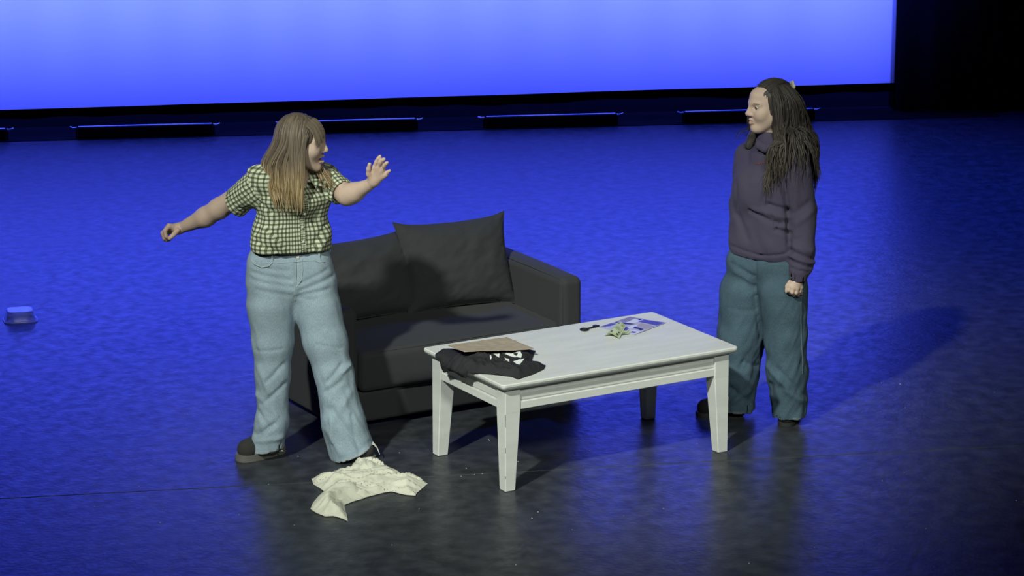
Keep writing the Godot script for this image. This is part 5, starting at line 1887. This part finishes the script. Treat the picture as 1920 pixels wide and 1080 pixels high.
	var sf := [[Vector3(1.0673, 0.9925, -0.4000), Vector3(1.1554, 0.9584, -0.3700), 0.012, 0.010], [Vector3(1.0580, 0.9852, -0.4000), Vector3(1.1832, 0.9414, -0.3600), 0.010, -0.017], [Vector3(1.1305, 1.0237, -0.3700), Vector3(1.2196, 1.0019, -0.3600), 0.009, -0.018], [Vector3(1.1075, 0.9947, -0.3700), Vector3(1.2203, 0.9680, -0.3600), 0.010, 0.013], [Vector3(1.1672, 0.9171, -0.3600), Vector3(1.2313, 0.8977, -0.3600), 0.007, -0.016], [Vector3(1.1495, 0.9777, -0.3600), Vector3(1.1672, 0.9171, -0.3600), 0.007, -0.010], [Vector3(1.1668, 0.9365, -0.3600), Vector3(1.2309, 0.9171, -0.3600), 0.007, 0.006],
		[Vector3(1.1925, 1.1706, -0.3600), Vector3(1.2185, 0.9933, -0.3450), 0.009, -0.024], [Vector3(1.2185, 0.9933, -0.3450), Vector3(1.2274, 0.8225, -0.3500), 0.009, -0.024], [Vector3(1.2491, 1.1585, -0.3600), Vector3(1.2560, 0.8965, -0.3450), 0.014, 0.008], [Vector3(0.9881, 1.1230, -0.5200), Vector3(0.9965, 0.9499, -0.5300), 0.010, -0.010], [Vector3(1.0078, 0.9443, -0.4500), Vector3(1.0484, 0.8516, -0.4300), 0.014, -0.008],
		[Vector3(1.2295, 0.8250, -0.3200), Vector3(1.3345, 0.7860, -0.3500), 0.009, -0.012], [Vector3(1.2305, 0.7813, -0.3200), Vector3(1.3273, 0.7520, -0.3400), 0.008, -0.012], [Vector3(1.2291, 0.8057, -0.3100), Vector3(1.3372, 0.7689, -0.3500), 0.009, 0.008], [Vector3(1.2361, 0.8493, -0.3200), Vector3(1.3208, 0.8249, -0.3400), 0.010, 0.006], [Vector3(1.2359, 0.7473, -0.3200), Vector3(1.3136, 0.7325, -0.3400), 0.006, -0.008],
		[Vector3(1.3059, 1.0381, -0.3600), Vector3(1.2472, 0.9921, -0.3500), 0.014, -0.006], [Vector3(1.3204, 0.9972, -0.3800), Vector3(1.2592, 0.9461, -0.3400), 0.014, 0.006], [Vector3(0.9732, 0.8051, -0.5000), Vector3(1.1035, 0.7856, -0.4200), 0.006, -0.007], [Vector3(1.1035, 0.7856, -0.4200), Vector3(1.2285, 0.8103, -0.3600), 0.006, -0.007], [Vector3(1.1074, 1.1934, -0.4200), Vector3(1.0616, 1.1211, -0.4200), 0.016, 0.004]]
	push(sg, func(p: Vector3, n: Vector3) -> float: return folds_at(p, n, sf) + 0.005 * noise_b.get_noise_3d(p.x * 7.0, p.y * 6.0 + p.x * 4.0, p.z * 7.0))
	sg.move(-org)
	var plum := fabric(lin(0.074, 0.062, 0.104), 0.97, 260.0, 0.06)
	var hoodie := obj("hoodie", sg, plum, who)
	# hood folded down round the neck
	var hood := Blob.new()
	var ring := [Vector3(1.0938, 1.2785, -0.4500), Vector3(1.1157, 1.2694, -0.4250), Vector3(1.1583, 1.2780, -0.4300), Vector3(1.1887, 1.2908, -0.4600), Vector3(1.2094, 1.2933, -0.5400), Vector3(1.1915, 1.2835, -0.6100), Vector3(1.1448, 1.2765, -0.6200), Vector3(1.1045, 1.2746, -0.5600), Vector3(1.0938, 1.2785, -0.4500)]
	for k in 8:
		hood.cone(ring[k], ring[k + 1], 0.016, 0.016, 0.02)
	hood.cone(Vector3(1.2128, 1.2849, -0.5800), Vector3(1.2523, 1.2217, -0.5800), 0.04, 0.05, 0.03)
	var hdg := hood.mesh(0.007)
	push(hdg, func(p: Vector3, _n: Vector3) -> float: return 0.004 * noise_b.get_noise_3dv(p * 14.0))
	hdg.move(-org)
	obj("hood", hdg, plum, hoodie)
	# small stitched line of script on the chest
	var red := mat(lin(0.30, 0.06, 0.07), 0.9)
	var script := PackedVector3Array()
	var sr2 := PackedFloat32Array()
	for k in 15:
		var t := k / 14.0
		var base := (Vector3(1.0440, 1.2042, -0.3600)).lerp(Vector3(1.0908, 1.2155, -0.3300), t) + Vector3(0, 0.006 * sin(k * 2.1) * (0.4 + 0.6 * absf(sin(k * 0.9))), 0)
		var d := Vector3(-0.35, 0.1, 0.93).normalized()
		var lo := -0.10
		var hi := 0.10
		for it in 16:
			var m := (lo + hi) * 0.5
			if s.dist(base + d * m) < 0.0: lo = m
			else: hi = m
		var hit := base + d * lo
		hit += d * (folds_at(hit, d, sf) + 0.005 * noise_b.get_noise_3d(hit.x * 7.0, hit.y * 6.0 + hit.x * 4.0, hit.z * 7.0) + 0.001)
		script.push_back(hit - org)
		sr2.push_back(0.0014)
	obj("stitched_script", tube(script, sr2, 4), red, hoodie)

	# hair: centre parting, top drawn back, long loose waves
	var solid := Blob.new()
	solid.ell(ho + hw * Vector3(0, 0.030, -0.018), Vector3(0.076, 0.086, 0.094), hw, 0.02)
	solid.ell(ho + hw * Vector3(0, -0.03, 0.02), Vector3(0.060, 0.085, 0.063), hw, 0.02)
	for k in s.kind.size():
		if s.kind[k] < 2:
			solid.put(s.kind[k], s.a[k], s.b[k], s.ra[k], s.rb[k], s.kk[k], s.turn[k].inverse())
	solid.cone(Vector3(1.1553, 1.2300, -0.5300), ho, 0.055, 0.05, 0.03)
	var ids := solid.all_ids()
	var cap := Blob.new()
	cap.ell(ho + hw * Vector3(0, 0.027, -0.022), Vector3(0.081, 0.093, 0.097), hw, 0.02)
	cap.cone(ho + hw * Vector3(0.020, -0.01, -0.050), Vector3(1.2226, 1.3252, -0.4800), 0.056, 0.040, 0.03)
	cap.cone(Vector3(1.2226, 1.3252, -0.4800), Vector3(1.2416, 1.2451, -0.4600), 0.038, 0.022, 0.03)
	cap.cone(ho + hw * Vector3(0.050, -0.02, 0.000), Vector3(1.1686, 1.3122, -0.4500), 0.020, 0.016, 0.03)
	cap.cone(Vector3(1.2534, 1.3310, -0.5100), Vector3(1.2770, 1.2166, -0.4800), 0.034, 0.022, 0.03)
	cap.cone(ho + hw * Vector3(-0.062, -0.04, 0.0), Vector3(1.0565, 1.2509, -0.5800), 0.026, 0.020, 0.02)
	cap.cut_ell(ho + hw * Vector3(0, -0.030, 0.105), Vector3(0.095, 0.098, 0.084), hw, 0.010)
	var cg := cap.mesh(0.006)
	push(cg, func(p: Vector3, _n: Vector3) -> float: return 0.005 * noise_b.get_noise_3d(p.x * 50.0, p.y * 5.0, p.z * 50.0))
	var dark := Color(0.046, 0.038, 0.035)
	var tip := Color(0.078, 0.063, 0.054)
	paint(cg, func(p: Vector3, _n: Vector3) -> Color:
		var c := dark * (1.2 + 0.5 * noise_b.get_noise_3d(p.x * 80.0, p.y * 4.0, p.z * 80.0))
		c.a = 1.0
		return c)
	cg.uv.resize(cg.v.size())
	var hinv := hw.inverse()
	var y_top := ho.y + 0.12
	var y_low: float = (Vector3(1.2454, 1.1515, -0.3700)).y
	var r := RandomNumberGenerator.new()
	r.seed = 23
	for k in 1100:
		var far_side := k % 7 == 0
		var sx := -1.0 if far_side else 1.0
		var ele := r.randf_range(0.0, 1.2)
		var az := r.randf_range(-0.55, 1.0)
		var dl := Vector3(sx * (1.0 - absf(az) * 0.55) * cos(ele), sin(ele), (-az * 1.1) * cos(ele))
		var root := ho + hw * (Vector3(0, 0.027, -0.022) + dl.normalized() * Vector3(0.076, 0.087, 0.091))
		var nn := dl.normalized()
		var go := Vector3(sx * 0.75, -0.45, r.randf_range(-0.75, -0.25))
		go = hw * (go - nn * go.dot(nn))
		var len := r.randf_range(0.36, 0.52) - 0.04 * cos(ele)
		if far_side:
			go = hw * Vector3(-0.5, -0.8, 0.1)
			len = r.randf_range(0.22, 0.30)
		var pts := strand(root, go, len, 0.015, 0.50, solid, ids, r.randf_range(0.010, 0.060), Vector3(r.randf_range(0.003, 0.010), r.randf_range(22, 40), r.randf_range(0, 6.28)))
		var keep := PackedVector3Array()
		for q in pts:
			var ql: Vector3 = hinv * (q - ho)
			if ql.z > 0.022 and ql.y < 0.07 and ql.y > -0.14 and not far_side:
				q -= hw * Vector3(0, 0, ql.z - 0.022)
			q += hw * Vector3(0, 0, -0.045) * clampf(az + 0.3, 0.0, 1.0) * smoothstep(-0.06, 0.13, ho.y - q.y)
			keep.push_back(q)
		var sh := r.randf_range(0.7, 1.6)
		lock_into(cg, keep, r.randf_range(0.0028, 0.0065), dark * sh, tip * sh, 0.3, 0.9, y_top, y_low)
	# top section combed back to the clip
	var knot := ho + hw * Vector3(0.012, 0.078, -0.098)
	for k in 90:
		var fx := r.randf_range(-0.062, 0.062)
		var pts := PackedVector3Array()
		for e in 9:
			var t := e / 8.0
			var q := Vector3(lerpf(fx, 0.0, t * t), 0, lerpf(0.058 - absf(fx) * 0.45, -0.105, t))
			var y := 0.027 + 0.0945 * sqrt(maxf(1.0 - pow(q.x / 0.088, 2.0) - pow((q.z + 0.022) / 0.104, 2.0), 0.0)) + r.randf_range(0.0, 0.002)
			pts.push_back(ho + hw * Vector3(q.x, maxf(y, 0.075), q.z))
		var sh := r.randf_range(0.7, 1.6)
		lock_into(cg, pts, r.randf_range(0.0025, 0.0050), dark * sh, dark * sh, 0, 1, y_top, y_low)
	for k in cg.c.size():
		cg.c[k].a = 1.0
	cg.move(-org)
	var hair := obj("hair", cg, hair_material(), who)
	# flower clip
	var clip_m := mat(lin(0.55, 0.48, 0.36), 0.6)
	var clip := Blob.new()
	for k in 5:
		var a := TAU * k / 5.0
		clip.ell(knot + hw * Vector3(cos(a) * 0.014, sin(a) * 0.014 + 0.006, -0.008), Vector3(0.012, 0.012, 0.007), hw, 0.004)
	clip.ball(knot + hw * Vector3(0, 0.006, -0.012), 0.007, 0.003)
	var clg := clip.mesh(0.003)
	clg.move(-org)
	obj("hair_clip", clg, clip_m, hair)

	# black slip-on shoes
	var up_m := fabric(lin(0.014, 0.013, 0.013), 0.9, 200.0, 0.05)
	var so_m := mat(lin(0.02, 0.02, 0.02), 0.7)
	shoe(who, org, Vector3(1.0600, 0.0000, -0.6449), Vector3(0.8394, 0.0000, -0.5438), 0.090, 0.06, up_m, so_m, 0.018)
	shoe(who, org, Vector3(1.2838, 0.0000, -0.5773), Vector3(1.2278, 0.0000, -0.3700), 0.090, 0.06, up_m, so_m, 0.018)

const SEAM_TOP := Vector3(1.2173, 0.6109, -0.4600)
const SEAM_LOW := Vector3(1.2543, 0.0440, -0.4400)

const KEY_ENERGY := 375.0
const FILL_ENERGY := 92.0
const CYC_ENERGY := 130.0
const FLOOR_SPEC := 0.32
const FLOOR_R0 := 0.31
const FLOOR_R1 := 0.43
const FLOOR_BUMP := 0.06
const TOP_BLUE_ENERGY := 40.0
